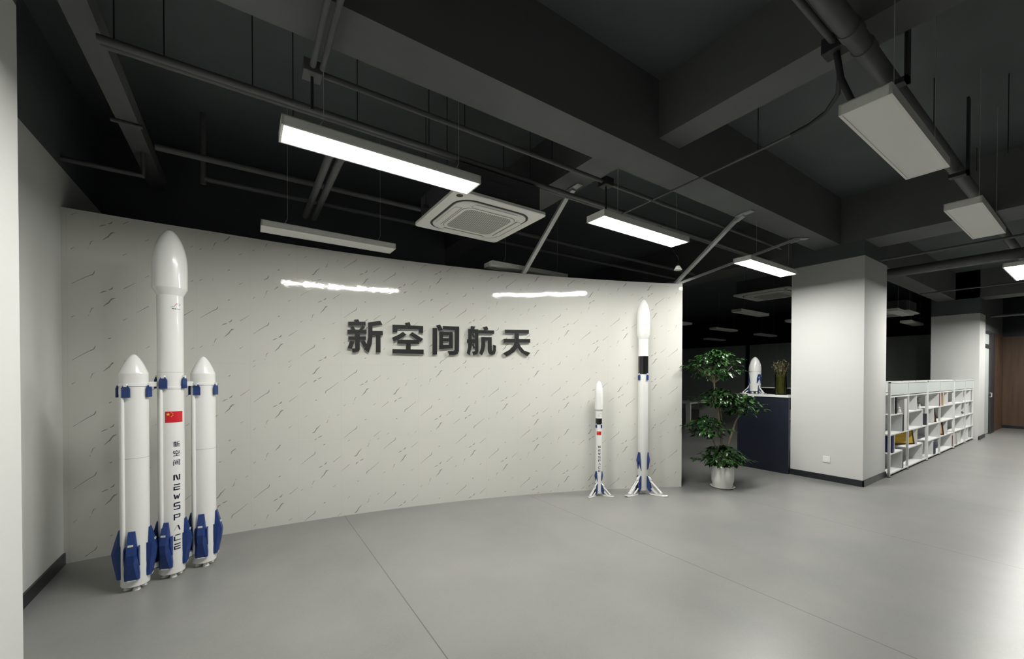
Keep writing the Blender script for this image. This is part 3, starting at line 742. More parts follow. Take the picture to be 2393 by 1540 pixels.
# ------------------------------------------------------------------ air conditioners
def rrect(w, r, n=8):
    p = []
    for cx, cy_, a0 in ((w - r, w - r, 0), (-w + r, w - r, PI / 2), (-w + r, -w + r, PI), (w - r, -w + r, 1.5 * PI)):
        p += [(cx + r * math.cos(a0 + PI / 2 * i / n), cy_ + r * math.sin(a0 + PI / 2 * i / n)) for i in range(n + 1)]
    return p
def make_ac(loc, label):
    o = thing('air_conditioner', label, 'air conditioner', loc, 0, 'cassette air conditioners')
    mb = MB(); mb.prism(rrect(.472, .045), .004, .028)
    mb.loft([[(x, y, 0) for x, y in rrect(.462, .04)], [(x, y, .005) for x, y in rrect(.472, .045)]])
    obj('panel', mb, 'plastic', o)
    obj('air_slot', MB().prism(rrect(.388, .16), -.002, .004), 'ac_gap', o)
    obj('inner_panel', MB().loft([[(x, y, -.016) for x, y in rrect(.345, .125)], [(x, y, -.008) for x, y in rrect(.365, .14)], [(x, y, .002) for x, y in rrect(.367, .14)]]), 'plastic', o)
    for k in range(4):
        t = rotz(k * PI / 2)
        lv = MB().prism([(-.22, .300), (.22, .300), (.23, .306), (.215, .352), (-.215, .352), (-.23, .306)], -.021, -.012, 0, t)
        lv.prism([(-.23, .291), (.23, .291), (.23, .296), (-.23, .296)], -.0175, -.012, 1, t)
        obj('louver', lv, ['plastic', 'ac_gap'], o)
    fr_ = MB().prism(rrect(.277, .09), -.0165, -.012, 1); fr_.prism(rrect(.273, .088), -.019, -.012, 0)
    obj('grille_frame', fr_, ['plastic', 'ac_gap'], o)
    obj('grille', MB().prism(rrect(.243, .07), -.0205, -.012), 'grille', o)
    obj('sensor', MB().lathe([(0, -.002), (.028, -.002), (.03, .004), (0, .004)], 24, tf=Matrix.Translation((-.40, -.40, 0))), 'ac_gap', o)
    bx = MB().box(-.42, .42, -.42, .42, .028, .27)
    bx.box(-.14, .12, -.424, -.42, .19, .194).box(-.14, .12, -.424, -.42, .12, .124)
    for sx in (-.44, .44):
        for sy_ in (-.24, .24): bx.tube([(sx, sy_, .1), (sx, sy_, ZC - loc[2])], .005, 6); bx.box(sx - .03, sx + .03, sy_ - .02, sy_ + .02, .1, .13)
    obj('casing', bx, 'ac_body', o)
    return o
ac = make_ac((1.90, 3.425, 2.985), 'square white cassette air conditioner hung above the marble wall')
for x, y, z, lab in ((8.17, 3.55, 2.985, 'dim cassette air conditioner in the office left of the white column'), (13.2, 3.1, 2.985, 'far cassette air conditioner glimpsed right of the near white column')):
    c = copy_tree(ac); c.location = (x, y, z); tag(c, lab, 'air conditioner', 'cassette air conditioners')

# ------------------------------------------------------------------ brace bars holding the marble wall
def brace(a, b_, label):
    o = thing('brace_bar', label, 'brace bar', b_, 0, 'steel bars bracing the marble wall')
    a, b_ = Vector(a), Vector(b_); r = a - b_
    obj('bar', MB().bar((0, 0, 0), r, .05, .03), 'steel', o)
    d = Vector((r.x, r.y, 0)).normalized()
    obj('foot_plate', MB().bar(r - d * .02 + Vector((0, 0, .01)), r + d * .17 + Vector((0, 0, .012)), .07, .012).bar(r - d * .03 + Vector((0, 0, -.03)), r + d * .06, .05, .03), 'steel', o)
    return o
brace((2.87, 3.20, 3.43), arc(3.46, 2.745, -.05), 'pale steel brace bar nearest the air conditioner')
brace((4.68, 2.38, 3.29), arc(5.56, 2.73, -.05), 'pale steel brace bar from the marble wall end to the main beam')
brace((6.07, 2.37, 3.29), arc(5.60, 2.73, -.06), 'longest, thinnest-looking brace bar reaching toward the white column')

# ------------------------------------------------------------------ pipes
def pipe(name, pts, r, label, cat='pipe', m='pipe', n=18, group=None, clamps=()):
    mb = MB().tube(pts, r, n)
    o = tag(obj(name, mb, m), label, cat, group)
    for c, d in clamps:
        obj('coupling', MB().tube([Vector(c) - Vector(d) * .04, Vector(c) + Vector(d) * .035], r * 1.12, n), m, o)
    return o
pipe('pipe', [(-.64, 3.038, 3.30), (6.85, 3.038, 3.30)], .022, 'long dark pipe of the close pair behind the lit lamp, lower one', clamps=[((2.6, 3.038, 3.30), (1, 0, 0))])
pipe('pipe', [(-.64, 3.107, 3.315), (6.85, 3.107, 3.315)], .020, 'long dark pipe of the close pair behind the lit lamp, upper one')
pipe('pipe', [(.30, 2.585, 3.25), (6.2, 2.575, 3.25)], .017, 'dark conduit running from a junction box along the main beam', clamps=[((3.6, 2.58, 3.25), (1, 0, 0))])
pipe('pipe', [(-.58, 4.32, 3.34), (6.85, 4.27, 3.34)], .026, 'dark sprinkler pipe over the marble wall, upper of two')
pipe('pipe', [(-.30, 4.77, 3.34), (6.85, 4.66, 3.34)], .024, 'dark sprinkler pipe over the marble wall, lower of two', clamps=[((1.05, 4.755, 3.34), (1, 0, 0))])
pipe('pipe', [(-.30, 4.77, 3.29), (-.30, 4.77, ZC)], .022, 'short dark drop pipe at the left end of the sprinkler pipe', clamps=[((-.30, 4.77, 3.34), (0, 0, 1))])
pipe('pipe', [(WX, 4.62, 3.2), (-.95, 4.63, 3.2), (-.702, 4.642, 3.2), (-.702, 4.642, 3.4)], .02, 'short dark pipe stub by the white corner wall')
pipe('pipe', [(-.805, 4.139, 3.386), (-.626, 4.139, 3.386)], .014, 'tiny dark pipe crossing under the narrow overhead beam')
pipe('conduit', [(.335, -2, 3.24), (.335, 2.52, 3.24)], .016, 'dark conduit crossing under the main beam, left of a parallel pair', 'conduit')
pipe('conduit', [(.385, -2, 3.24), (.385, 2.52, 3.24)], .016, 'dark conduit crossing under the main beam, right of a parallel pair', 'conduit')
pipe('conduit', [(.55, 4.7, 3.15), (.55, 3.3, 3.15), (.60, 3.2, 3.18)], .028, 'thick dark conduit behind the big lit lamp, left of two', 'conduit')
pipe('conduit', [(.63, 4.7, 3.15), (.63, 3.3, 3.15), (.70, 3.2, 3.18)], .028, 'thick dark conduit behind the big lit lamp, right of two', 'conduit')
jb = thing('junction_box', 'small dark junction box where the crossing conduits meet the pipe', 'junction box', (.34, 2.585, 3.25))
obj('box', MB().box(-.05, .05, -.05, .05, -.035, .035), 'pipe', jb, bevel=.004)
obj('rod', MB().tube([(0, 0, -.03), (0, 0, -.22)], .008, 8), 'pipe_black', jb)
jb = thing('junction_box', 'dark junction box on the conduit left of the second lit lamp', 'junction box', (2.75, 2.58, 3.25))
obj('box', MB().box(-.05, .05, -.05, .05, -.04, .03), 'pipe_black', jb, bevel=.004)
obj('rod', MB().tube([(0, 0, -.03), (0, 0, -.3)], .008, 8), 'pipe_black', jb)
pipe('conduit', [(3.45, 3.3, 3.25), (3.39, 2.2, 3.25), (3.345, 1.5, 3.25), (3.325, 1.32, 3.25)], .010, 'thin conduit crossing below the main beam toward the pipes on the right', 'conduit')
cp_ = [(3.325, 1.32, 3.25), (3.30, 1.20, 3.25), (3.24, 1.08, 3.255), (3.12, .98, 3.27), (2.98, .93, 3.30), (2.83, .90, 3.36), (2.76, .89, 3.42)]
pipe('flexible_hose', cp_, .013, 'black flexible hose curving off the end of the thin conduit', 'hose', 'pipe_black')
pipe('flexible_hose', [(2.84, .90, 3.35), (2.86, .885, 3.2), (2.90, .85, 3.08), (2.95, .79, 2.97), (3.0, .74, 2.893)], .016, 'black flexible hose dropping onto the near unlit panel lamp', 'hose', 'pipe_black')
pipe('pipe', [(-.8, .775, 3.30), (18, .80, 3.30)], .047, 'thickest dark pipe running above the unlit panel lamps on the right', clamps=[((2.65, .779, 3.30), (1, 0, 0)), ((2.86, .779, 3.30), (1, 0, 0)), ((6.4, .784, 3.30), (1, 0, 0))])
pipe('pipe', [(-.8, .905, 3.40), (2.80, .905, 3.40)], .017, 'thin dark pipe ending at a clamp left of the thickest pipe')
pipe('pipe', [(-.8, .858, 3.41), (17, .862, 3.41)], .024, 'dark pipe between the thin one and the thickest one')
jb = thing('pipe_clamp', 'dark clamp cluster holding the pipes above the near unlit panel lamp', 'clamp', (2.84, .89, 3.40))
obj('bracket', MB().box(-.05, .05, -.07, .07, -.05, .04), 'pipe_black', jb, bevel=.004)
obj('rod', MB().tube([(0, .0, .03), (0, 0, 3.47 - 3.40)], .008, 8), 'pipe_black', jb)
for x, y, z0, z1, lab in ((3.21, .68, 3.2, 3.52, 'wide dark hanger strap beside the near unlit panel lamp'), (5.1, .70, 3.2, 3.84, 'wide dark hanger strap between the two unlit panel lamps')):
    tag(obj('hanger_strap', MB().box(x - .03, x + .03, y - .008, y + .008, z0, z1).box(x - .03, x + .03, y - .008, y + .11, z0, z0 + .03), 'pipe_black'), lab, 'hanger', 'straps hanging from the slab')
for (x, y, z0, lab) in ((-.58, 3.07, 3.3, 'thin rod holding the left end of the pipe pair'), (-.37, 3.07, 3.3, 'second thin rod above the left end of the pipe pair'), (.06, 3.07, 3.3, 'thin rod over the pipe pair, left of the crossing conduits'),
                        (.30, 3.2, 3.3, 'thin hanging wire left of the junction box'), (.70, 3.07, 3.3, 'thin rod over the pipe pair above the big lit lamp'), (1.25, 3.07, 3.3, 'thin rod over the pipe pair, middle of the big lit lamp'),
                        (1.32, 2.583, 3.25, 'thin rod on the conduit right of the crossing conduits'), (2.12, 2.582, 3.25, 'thin rod on the conduit near the cross beam'),
                        (4.75, .844, 3.55, 'thin rod hanging right of the near unlit panel lamp'), (3.33, 1.55, 3.25, 'thin rod holding the thin crossing conduit'), (5.18, .494, 3.308, 'thin rod hanging at the right edge of the view'),
                        (6.58, .84, 3.7, 'thin rod hanging beyond the near unlit panel lamp')):
    tag(obj('hanger_rod', MB().tube([(x, y, z0), (x, y, ZC)], .0035, 6), 'pipe_black'), lab, 'hanger', 'threaded rods hanging from the slab')
pipe('pipe', [(7.3, -3, 3.08), (7.3, 1.8, 3.08)], .016, 'thin dark pipe crossing under the beam in front of the near column')
pipe('duct', [(8.45, -3, 3.1), (8.45, 2.9, 3.1)], .07, 'fat dark duct crossing behind the near white column', 'duct')
pipe('pipe', [(10.4, -3, 3.0), (10.4, 2, 3.0)], .012, 'thin dark pipe crossing the corridor ceiling')
pipe('pipe', [(15.3, -3, 2.95), (15.3, 1.7, 2.95)], .03, 'dark pipe crossing the corridor beyond the far column')
pipe('pipe', [(11.2, 3.2, ZC), (11.2, 3.2, 3.0), (8.72, 3.2, 3.0)], .02, 'dark pipe in the office behind the near column')
sp_ = thing('sprinkler_head', 'small pale alarm horn above the end of the marble wall', 'sprinkler', (4.2, 2.82, 2.72))
obj('cup', MB().lathe([(0, .05), (.02, .045), (.045, 0), (.04, 0), (0, .03)], 20), 'plastic', sp_)
obj('hook', MB().tube([(0, 0, .05), (.02, 0, .11), (.0, 0, .15), (-.03, 0, .17), (-.03, .1, .3), (-.03, .22, .58)], .005, 6), 'pipe_black', sp_)

# ------------------------------------------------------------------ reception counter and what stands on it
o = thing('reception_counter', 'dark navy reception counter against the white column', 'counter', (6.85, 2.725, 0))
obj('front_panel', MB().box(0, .04, 0, .755, 0, CH - .03), 'counter', o)
obj('end_panel', MB().box(.04, .55, .72, .755, 0, CH - .03), 'counter', o)
obj('countertop', MB().box(-.012, .42, -.0, .77, CH - .03, CH), 'shelf', o, bevel=.003)
v = thing('vase', 'clear glass cylinder vase of dried stems on the counter', 'vase', (7.06, 2.92, CH))
obj('glass_body', MB().lathe([(0, .001), (.079, .001), (.081, .005), (.081, .365), (.077, .365), (.077, .014), (0, .014)], 40), 'glass', v)
M['murk'] = mat('murky_water', (0.16, 0.145, 0.06), 0.3)
_n = M['murk'].node_tree; _t = _n.nodes.new('ShaderNodeBsdfTransparent'); _t.inputs[0].default_value = (.75, .72, .5, 1); _m = _n.nodes.new('ShaderNodeMixShader'); _m.inputs[0].default_value = .45
_n.links.new(_t.outputs[0], _m.inputs[1]); _n.links.new(_n.nodes['Principled BSDF'].outputs[0], _m.inputs[2]); _n.links.new(_m.outputs[0], _n.nodes['Material Output'].inputs[0])
obj('water', MB().lathe([(0, .015), (.076, .015), (.076, .285), (0, .285)], 32), 'murk', v)
ds = MB()
random.seed(4)
for i in range(16):
    a = random.random() * 2 * PI; r0 = random.random() * .045; r1 = .03 + random.random() * .08; h = .42 + random.random() * .13
    p0 = Vector((r0 * math.cos(a + 1), r0 * math.sin(a + 1), .02)); p1 = Vector((r0 * 1.2 * math.cos(a), r0 * 1.2 * math.sin(a), .33)); p2 = Vector((r1 * math.cos(a), r1 * math.sin(a), h))
    ds.tube([p0, (p0 + p1) / 2, p1, p2], [.006, .006, .004, .002], 5)
    for j in range(11):
        q = p2 * random.uniform(.86, 1.0) + Vector((random.uniform(-.035, .035), random.uniform(-.035, .035), random.uniform(-.05, .035)))
        d1 = Vector((random.uniform(-1, 1), random.uniform(-1, 1), random.uniform(-.5, 1))).normalized() * random.uniform(.012, .026); d2 = d1.cross(Vector((.3, .5, 1))).normalized() * .009
        ds.add([q - d1, q + d2, q + d1, q - d2], [(0, 1, 2, 3)])
obj('dried_stems', ds, 'dry', v, fix=False)
mo = thing('monitor', 'flat screen with a pale rim standing behind the counter', 'monitor', (7.55, 3.22, 0))
obj('desk_return', MB().box(-.05, .45, -.4, .45, .72, .75), 'desk', mo)
obj('screen', MB().box(0, .03, -.25, .25, .93, 1.28), 'screen', mo)
obj('bezel', MB().box(-.004, .034, -.26, .26, 1.28, 1.29).box(-.004, .034, -.262, -.25, .93, 1.29).box(-.004, .034, .25, .262, .93, 1.29), 'plastic', mo)
obj('stand', MB().box(.0, .04, -.03, .03, .75, .95).box(-.05, .12, -.1, .1, .75, .76).box(.36, .44, .4, .44, 0, .72).box(.36, .44, -.4, -.36, 0, .72), 'plastic', mo)

# desk in the dark office
dk = thing('office_desk', 'pale office desk end half hidden behind the marble wall', 'desk', (10.35, 6.58, 0))
obj('side_panel', MB().box(-.02, .02, -.05, .09, 0, .70), 'desk', dk); obj('worktop', MB().box(-.05, 1.5, -.06, .6, .70, .735), 'desk', dk); obj('side_panel', MB().box(1.4, 1.44, -.05, .55, 0, .70), 'desk', dk)
dk = thing('office_desk', 'dim long desk behind the potted tree in the unlit office', 'desk', (11.3, 5.2, 0))
obj('side_panel', MB().box(-.02, .02, -.35, .35, 0, .9), 'partition', dk); obj('worktop', MB().box(-.05, 1.6, -.4, .4, .9, .93), 'desk', dk); obj('side_panel', MB().box(1.5, 1.54, -.35, .35, 0, .9), 'partition', dk)

# dark partition along the far side of the office, with joints
pt = MB().box(16.5, 16.6, 2.0, 13.9, 0, 2.68)
for y in [2.0 + .62 * i for i in range(1, 20)]: pt.box(16.494, 16.5, y - .006, y + .006, 0, 2.68, 1)
for y in (4.05, 5.9, 8.0): pt.box(16.47, 16.5, y - .07, y + .07, 0, 2.7, 2)
struct('wall_partition', pt, ['partition', 'partition_line', 'base'], 'charcoal panelled partition at the far side of the office', 'wall')
struct('wall_right', MB().box(18.1, 18.25, -5, 14, 0, 2.6).box(18.09, 18.1, -5, 2.5, 0, .08, 1).box(18.1, 18.25, -5, 14, 2.6, ZC, 1), ['wood', 'base'], 'brown wood-clad wall at the far end of the corridor', 'wall')
ww = MB().box(16.56, 18.1, 1.78, 1.9, 0, 2.62)
for i in range(9): ww.box(16.6 + i * .17, 16.68 + i * .17, 1.765, 1.78, 0, 2.62)
struct('wall_slatted', ww, 'wood', 'brown slatted return wall beside the glass door', 'wall')
struct('wall_door_side', MB().box(14.94, 15.1, 1.78, 1.9, 0, ZC).box(15.1, 18.1, 1.78, 1.9, 2.62, ZC), 'dark', 'dark infill above the glass door', 'wall')
d = thing('door_1', 'glass door with dark frame past the far white column', 'door', (15.1, 1.79, 0))
d['kind'] = 'structure'
obj('door_frame', MB().box(.86, 1.46, -.04, .06, 0, 2.6).box(0, .06, -.03, .05, 0, 2.6).box(.06, .86, -.03, .05, 2.2, 2.28).box(.06, .86, -.03, .05, 2.55, 2.62), 'door_frame', d)
obj('glass_pane', MB().box(.06, .86, 0, .015, .02, 2.2), 'frost', d)
obj('transom_pane', MB().box(.06, .86, 0, .015, 2.28, 2.55), 'frost', d)
obj('door_handle', MB().tube([(.80, -.03, .95), (.80, -.06, .95), (.80, -.06, 1.05), (.80, -.03, 1.05)], .012, 8), 'steel', d)

# ------------------------------------------------------------------ wall socket
so = thing('wall_socket', 'small white power socket low on the near white column', 'socket', (6.91, 2.264, .304))
obj('plate', MB().box(-.010, 0, -.044, .044, -.043, .043), 'plastic', so, bevel=.003)
obj('face', MB().box(-.012, -.01, -.030, .030, -.018, .018).box(-.0125, -.012, -.018, -.006, .004, .006, 1).box(-.0125, -.012, .006, .018, .004, .006, 1), ['lamp_off', 'seam'], so)

# ------------------------------------------------------------------ white shelves
YF, YB = 1.81, 2.17
ROWS = [.055, .345, .628, .92, 1.19]
UNITS = [(7.866, 8.82, 9.995), (10.02, 10.935, 12.115), (12.145, 13.27, 14.17)]
DIV = [[(8.09, 0), (8.49, 1), (8.11, 0), (8.51, 1)], [(9.31, 0), (9.69, 1), (9.36, 0), (9.70, 1)], [(10.84, 0), (10.47, 1), (10.85, 0), (10.45, 1)],
       [(11.58, 0), (12.07, 1), (11.55, 0), (11.96, 1)], [(13.0, 0), (12.84, 1), (13.05, 0), (12.8, 1)], [(13.85, 0), (13.62, 1), (13.9, 0), (13.6, 1)]]
ULAB = ['white open shelf unit nearest the white column, holding the yellow certificate', 'white open shelf unit in the middle of the three', 'white open shelf unit farthest away, against the far column']
bi = 0
for (xa, xm, xb), lab in zip(UNITS, ULAB):
    o = thing('shelf_unit', lab, 'shelf', (xa, YF, 0), 0, 'white shelf units along the corridor')
    D = YB - YF; L_ = xb - xa; mid = xm - xa
    for x in (.014, mid, L_ - .014):
        for y in (.014, D - .014):
            obj('post', MB().box(x - .014, x + .014, y - .014, y + .014, .012, 1.40), 'shelf', o)
            obj('foot', MB().lathe([(0, 0), (.02, 0), (.02, .012), (0, .012)], 14, tf=Matrix.Translation((x, y, 0))), 'base', o)
    for z in (ROWS[0], ROWS[2], ROWS[4]):
        obj('shelf_board', MB().box(.01, L_ - .01, 0.004, D - .004, z - .018, z), 'shelf', o)
    for (x0, x1) in ((.0, mid), (mid, L_)):
        for r_, (dx, _) in enumerate(DIV[bi]):
            zt = ROWS[4 - r_] - .018; zb_ = ROWS[3 - r_]
            obj('divider', MB().box(dx - xa - .009, dx - xa + .009, .006, D - .006, zb_, zt), 'shelf', o)
        d1 = DIV[bi][1][0] - xa; d3 = DIV[bi][3][0] - xa
        if bi in (0, 1):
            obj('shelf_board', MB().box(x0 + .01, d1 + .009, .004, D - .004, ROWS[3] - .018, ROWS[3]), 'shelf', o)
            obj('shelf_board', MB().box(x0 + .01, d3 + .009, .004, D - .004, ROWS[1] - .018, ROWS[1]), 'shelf', o)
        else:
            obj('shelf_board', MB().box(x0 + .01, x1 - .01, .004, D - .004, ROWS[3] - .018, ROWS[3]), 'shelf', o)
            obj('shelf_board', MB().box(x0 + .01, x1 - .01, .004, D - .004, ROWS[1] - .018, ROWS[1]), 'shelf', o)
        for y in (.006, D - .016):
            g = obj('glass_panel', MB().box(x0 + .02, x1 - .02, y, y + .008, 1.205, 1.385), 'frost', o)
        bi += 1
    rl = MB()
    for y in (0, D - .02): rl.box(0, L_, y, y + .02, 1.385, 1.40)
    obj('top_rail', rl, 'shelf', o)
    obj('plinth', MB().box(.03, L_ - .03, .05, D - .05, 0.0, ROWS[0] - .018), 'base', o)

# things on the shelves
def book(x, y0, z, th, d, h, col, label, tilt=0):
    key = 'book_' + str(len(M)); M[key] = mat('book_cover', col, .5)
    o = thing('book', label, 'book', (x, y0, z), 0, 'books and binders on the white shelves')
    t = Matrix.Rotation(tilt, 4, 'Y')
    obj('cover', MB().box(-th / 2, th / 2, 0, .003, 0, h, 0, t).box(-th / 2, -th / 2 + .003, 0, d, 0, h, 0, t).box(th / 2 - .003, th / 2, 0, d, 0, h, 0, t), key, o)
    obj('pages', MB().box(-th / 2 + .003, th / 2 - .003, .003, d - .004, .004, h - .004, 0, t), 'shelf', o)
R0, R1, R2, R3 = ROWS[0], ROWS[1], ROWS[2], ROWS[3]
book(8.03, 1.816, R1, .05, .2, .24, (.02, .03, .16), 'blue book in the lowest-but-one cell beside the near column')
book(8.55, 1.816, R2, .045, .2, .26, (.02, .022, .03), 'black book standing right of the first divider, second row')
book(8.555, 1.816, R0, .05, .2, .25, (.03, .03, .035), 'dark binder in the bottom row of the nearest shelf')
book(8.20, 1.816, R3, .07, .12, .25, (.012, .012, .014), 'black box file in the top row nearest the column')
book(8.67, 1.816, R2, .16, .16, .5, (.62, .62, .6), 'tall white box file in the tall cell of the nearest shelf')
book(9.95, 1.816, R2, .03, .2, .20, (.03, .035, .05), 'dark slim book just left of the double post, second row', .0)
book(10.56, 1.816, R0, .09, .2, .23, (.02, .035, .11), 'navy book in the bottom row of the middle shelf')
book(10.62, 1.816, R0, .03, .2, .21, (.025, .02, .05), 'purplish book leaning against the navy one')
book(10.89, 1.816, R3, .05, .2, .25, (.09, .012, .014), 'dark red book in the top row of the middle shelf')
book(11.20, 1.816, R3, .07, .2, .25, (.60, .48, .33), 'cream book beside the dark red one in the top row')
book(12.02, 1.816, R0, .06, .2, .22, (.16, .015, .02), 'red book in the bottom row at the end of the middle shelf')
book(12.45, 1.816, R0, .12, .2, .24, (.6, .6, .58), 'white box file in the bottom row of the farthest shelf')
def certificate(x0, x1, y, z, h, m, label, lean=.12, yaw=-.45):
    w = x1 - x0
    o = thing('framed_certificate', label, 'certificate', ((x0 + x1) / 2, y, z))
    o.rotation_euler = (-lean, 0, yaw)
    obj('frame', MB().box(-w / 2, w / 2, 0, .018, 0, .025).box(-w / 2, w / 2, 0, .018, h - .025, h).box(-w / 2, -w / 2 + .025, 0, .018, 0, h).box(w / 2 - .025, w / 2, 0, .018, 0, h), 'frame_dark', o)
    obj('sheet', MB().box(-w / 2 + .025, w / 2 - .025, .006, .012, .025, h - .025), m, o)
certificate(8.96, 9.37, 1.93, R1, .275, 'cert_yellow', 'yellow certificate in a dark frame leaning on the nearest shelf')
certificate(10.5, 10.8, 1.9, R2, .27, 'cert_tan', 'tan certificate in a brown frame in the middle shelf, second row')
certificate(10.9, 11.3, 1.9, R1, .27, 'cert_tan', 'orange-tan certificate in a brown frame in the middle shelf, third row')
certificate(11.62, 11.9, 1.93, R1, .25, 'cert_yellow', 'dark framed certificate partly hidden behind the middle shelf post')
def ornament(x, y, z, s, label):
    o = thing('ornament', label, 'ornament', (x, y, z), 0, 'white figurines on the shelves')
    obj('body', MB().lathe([(0, 0), (.022 * s, 0), (.026 * s, .02 * s), (.016 * s, .05 * s), (.012 * s, .06 * s), (.016 * s, .072 * s), (.008 * s, .085 * s), (0, .088 * s)], 16), 'pot', o)
    obj('ear', MB().lathe([(0, .078 * s), (.005 * s, .09 * s), (0, .105 * s)], 8, tf=Matrix.Translation((.007 * s, 0, 0))), 'pot', o)
ornament(8.44, 1.84, R3, 1.0, 'tiny white figurine on the first stepped board by the column')
ornament(9.62, 1.84, R3, 1.0, 'tiny white figurine on the second bay stepped board')
def leaf_fan(mb, c, n, r, s, seed):
    rn = random.Random(seed)
    for i in range(n):
        a = rn.random() * 2 * PI; e = rn.uniform(.1, 1.2)
        d = Vector((math.cos(a) * math.cos(e), math.sin(a) * math.cos(e), math.sin(e)))
        leaf(mb, Vector(c) + d * r * rn.uniform(.3, 1), d + Vector((0, 0, -.3)), s * rn.uniform(.7, 1.2), rn)
def leaf(mb, p, d, ln, rn):
    """A folded, tapered leaf blade of length ln from p along d."""
    d = d.normalized(); up = Vector((rn.uniform(-.3, .3), rn.uniform(-.3, .3), 1)); sd = d.cross(up)
    if sd.length < 1e-3: sd = Vector((1, 0, 0))
    sd.normalize(); nn = sd.cross(d)
    w = ln * .27; droop = rn.uniform(.05, .28) * ln
    vs = [p, p + d * ln * .3 + nn * (.02 * ln), p + d * ln * .65 - nn * droop * .3, p + d * ln - nn * droop]
    L_ = [vs[1] + sd * w * .85 + nn * w * .25, vs[2] + sd * w * .75 + nn * w * .2]
    R_ = [vs[1] - sd * w * .85 + nn * w * .25, vs[2] - sd * w * .75 + nn * w * .2]
    mb.add(vs + L_ + R_, [(0, 1, 4), (1, 2, 5, 4), (2, 3, 5), (0, 6, 1), (1, 6, 7, 2), (2, 7, 3)], 0, True)
def shelf_plant(x, y, z, s, label):
    o = thing('potted_plant', label, 'plant', (x, y, z))
    obj('pot', MB().lathe([(0, 0), (.03 * s, 0), (.04 * s, .06 * s), (.034 * s, .06 * s), (0, .05 * s)], 18), 'pot', o)
    mb = MB(); leaf_fan(mb, (0, 0, .06 * s), 60, .045 * s, .05 * s, int(x * 100))
    obj('foliage', mb, 'leaf', o, fix=False)
shelf_plant(9.47, 1.90, R3, 1.7, 'small green plant in the top row of the nearest shelf')
shelf_plant(13.12, 1.86, R2, .7, 'tiny dark plant on the farthest shelf, second row')

# ------------------------------------------------------------------ big potted tree
PX, PYY = 5.327, 2.897
tree = thing('potted_tree', 'leafy green tree with tiered crowns in a white pot beside the marble wall', 'plant', (PX, PYY, 0))
obj('saucer', MB().lathe([(0, 0), (.125, 0), (.15, .022), (.145, .024), (.12, .008), (0, .008)], 48), 'pot', tree)
pp = []
nseg = 96
prof = [(.105, .010), (.118, .03), (.134, .10), (.137, .20), (.134, .295), (.128, .295), (.127, .255), (0, .255)]
pot = MB(); vs = []
for r, z in prof:
    for k in range(nseg):
        rr = r * (1 + (.008 if k % 2 else -.004) * (1 if .02 < z < .29 and r > .1305 else 0)); a = 2 * PI * k / nseg
        vs.append((rr * math.cos(a), rr * math.sin(a), z))
fs = [(i * nseg + k, i * nseg + (k + 1) % nseg, (i + 1) * nseg + (k + 1) % nseg, (i + 1) * nseg + k) for i in range(len(prof) - 1) for k in range(nseg)]
pot.add(vs, fs, 0, True); pot.lathe([(0, .010), (.105, .010)], nseg)
obj('pot', pot, 'pot', tree)
obj('soil', MB().lathe([(0, .268), (.126, .262)], 32), 'soil', tree)
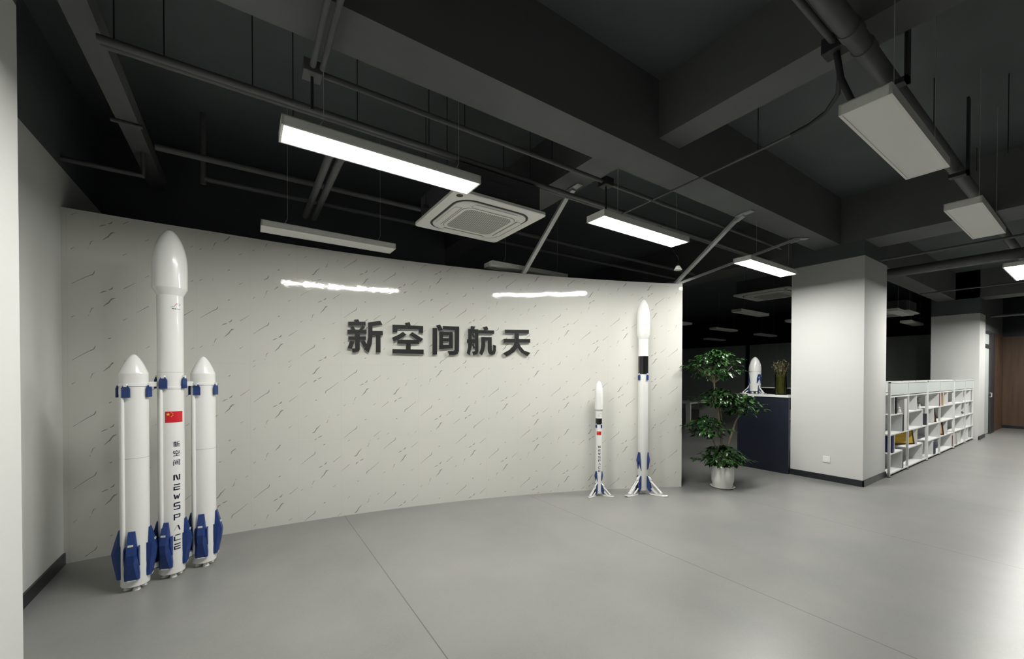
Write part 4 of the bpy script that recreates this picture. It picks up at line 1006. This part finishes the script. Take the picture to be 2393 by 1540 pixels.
# right = image right at the tree, toward = towards the camera
RT = Vector((.831, -.556, 0)); TW = Vector((-.556, -.831, 0))
def loc(u, z, w=0): return RT * u + TW * w + Vector((0, 0, z))
PXM = .00571
CL = [  # centre u, z, half-width, half-height, depth, leaves
    ('top', -.13, 1.62, .34, .20, .30, 330), ('top2', -.08, 1.74, .24, .10, .2, 120), ('mid', -.07, 1.19, .28, .13, .26, 260), ('right', .24, 1.10, .24, .15, .24, 260),
    ('left', -.21, .80, .25, .15, .24, 240), ('base', .0, .415, .30, .14, .26, 300)]
rn = random.Random(11)
for nm, u, z, hw, hh, dp, cnt in CL:
    mb = MB()
    for i in range(int(cnt * 1.25)):
        a = rn.random() * 2 * PI; q = math.sqrt(rn.random()); zz = rn.uniform(-.75, 1.0)
        dome = math.sqrt(max(.05, 1 - min(1, abs(zz)) ** 2))
        x_, y_ = q * dome * math.cos(a), q * dome * math.sin(a)
        c = loc(u + x_ * hw, z + zz * hh - .10 * q * hh, y_ * dp)
        d = RT * (x_ + rn.uniform(-.5, .5)) + TW * (y_ + rn.uniform(-.5, .5)) + Vector((0, 0, rn.uniform(-.55, .25)))
        leaf(mb, c - d.normalized() * .03, d, rn.uniform(.055, .10), rn)
    for k in range(9):   # outlying sprigs
        a = k * 2 * PI / 9 + rn.random() * .5
        base = loc(u + math.cos(a) * hw * .9, z - hh * .1 + rn.uniform(-.3, .3) * hh, math.sin(a) * dp * .9)
        d = RT * math.cos(a) + TW * math.sin(a)
        for j in range(6):
            leaf(mb, base + d * .02 * j, d * (1 if j % 2 else .4) + RT.cross(d) * 0 + Vector((rn.uniform(-.8, .8), rn.uniform(-.8, .8), rn.uniform(-.5, .1))), rn.uniform(.05, .085), rn)
    obj('foliage', mb, 'leaf', tree, fix=False)
def stem(pts, r0, r1):
    n_ = len(pts); return obj('stem', MB().tube(pts, [.75 * (r0 + (r1 - r0) * i / (n_ - 1)) for i in range(n_)], 8), 'bark', tree)
stem([loc(-.01, .26), loc(-.015, .5, .01), loc(-.03, .78), loc(-.06, 1.0), loc(-.10, 1.2), loc(-.12, 1.40)], .022, .013)
stem([loc(.03, .26), loc(.05, .5), loc(.11, .72, .02), loc(.17, .88), loc(.235, 1.0)], .020, .011)
stem([loc(-.03, .26), loc(-.07, .45, .02), loc(-.13, .63), loc(-.20, .74)], .018, .009)
stem([loc(.0, .26, -.03), loc(.0, .5, -.03), loc(.005, .8, -.02), loc(-.03, 1.1, -.02)], .017, .009)
for k in range(9):
    t_ = -.28 + k * .07
    stem([loc(-.12, 1.39), loc(-.12 + t_ * .35, 1.48, .03 * math.sin(k)), loc(-.13 + t_, 1.62, .06 * math.cos(k * 2))], .008, .004)
for k in range(5):
    stem([loc(.235, .99), loc(.235 + (k - 2) * .03, 1.04), loc(.24 + (k - 2) * .08, 1.12, .05 * math.sin(k * 2))], .006, .003)
    stem([loc(-.07, 1.02), loc(-.07 + (k - 2) * .04, 1.1), loc(-.07 + (k - 2) * .09, 1.2, .05 * math.sin(k * 2))], .006, .003)
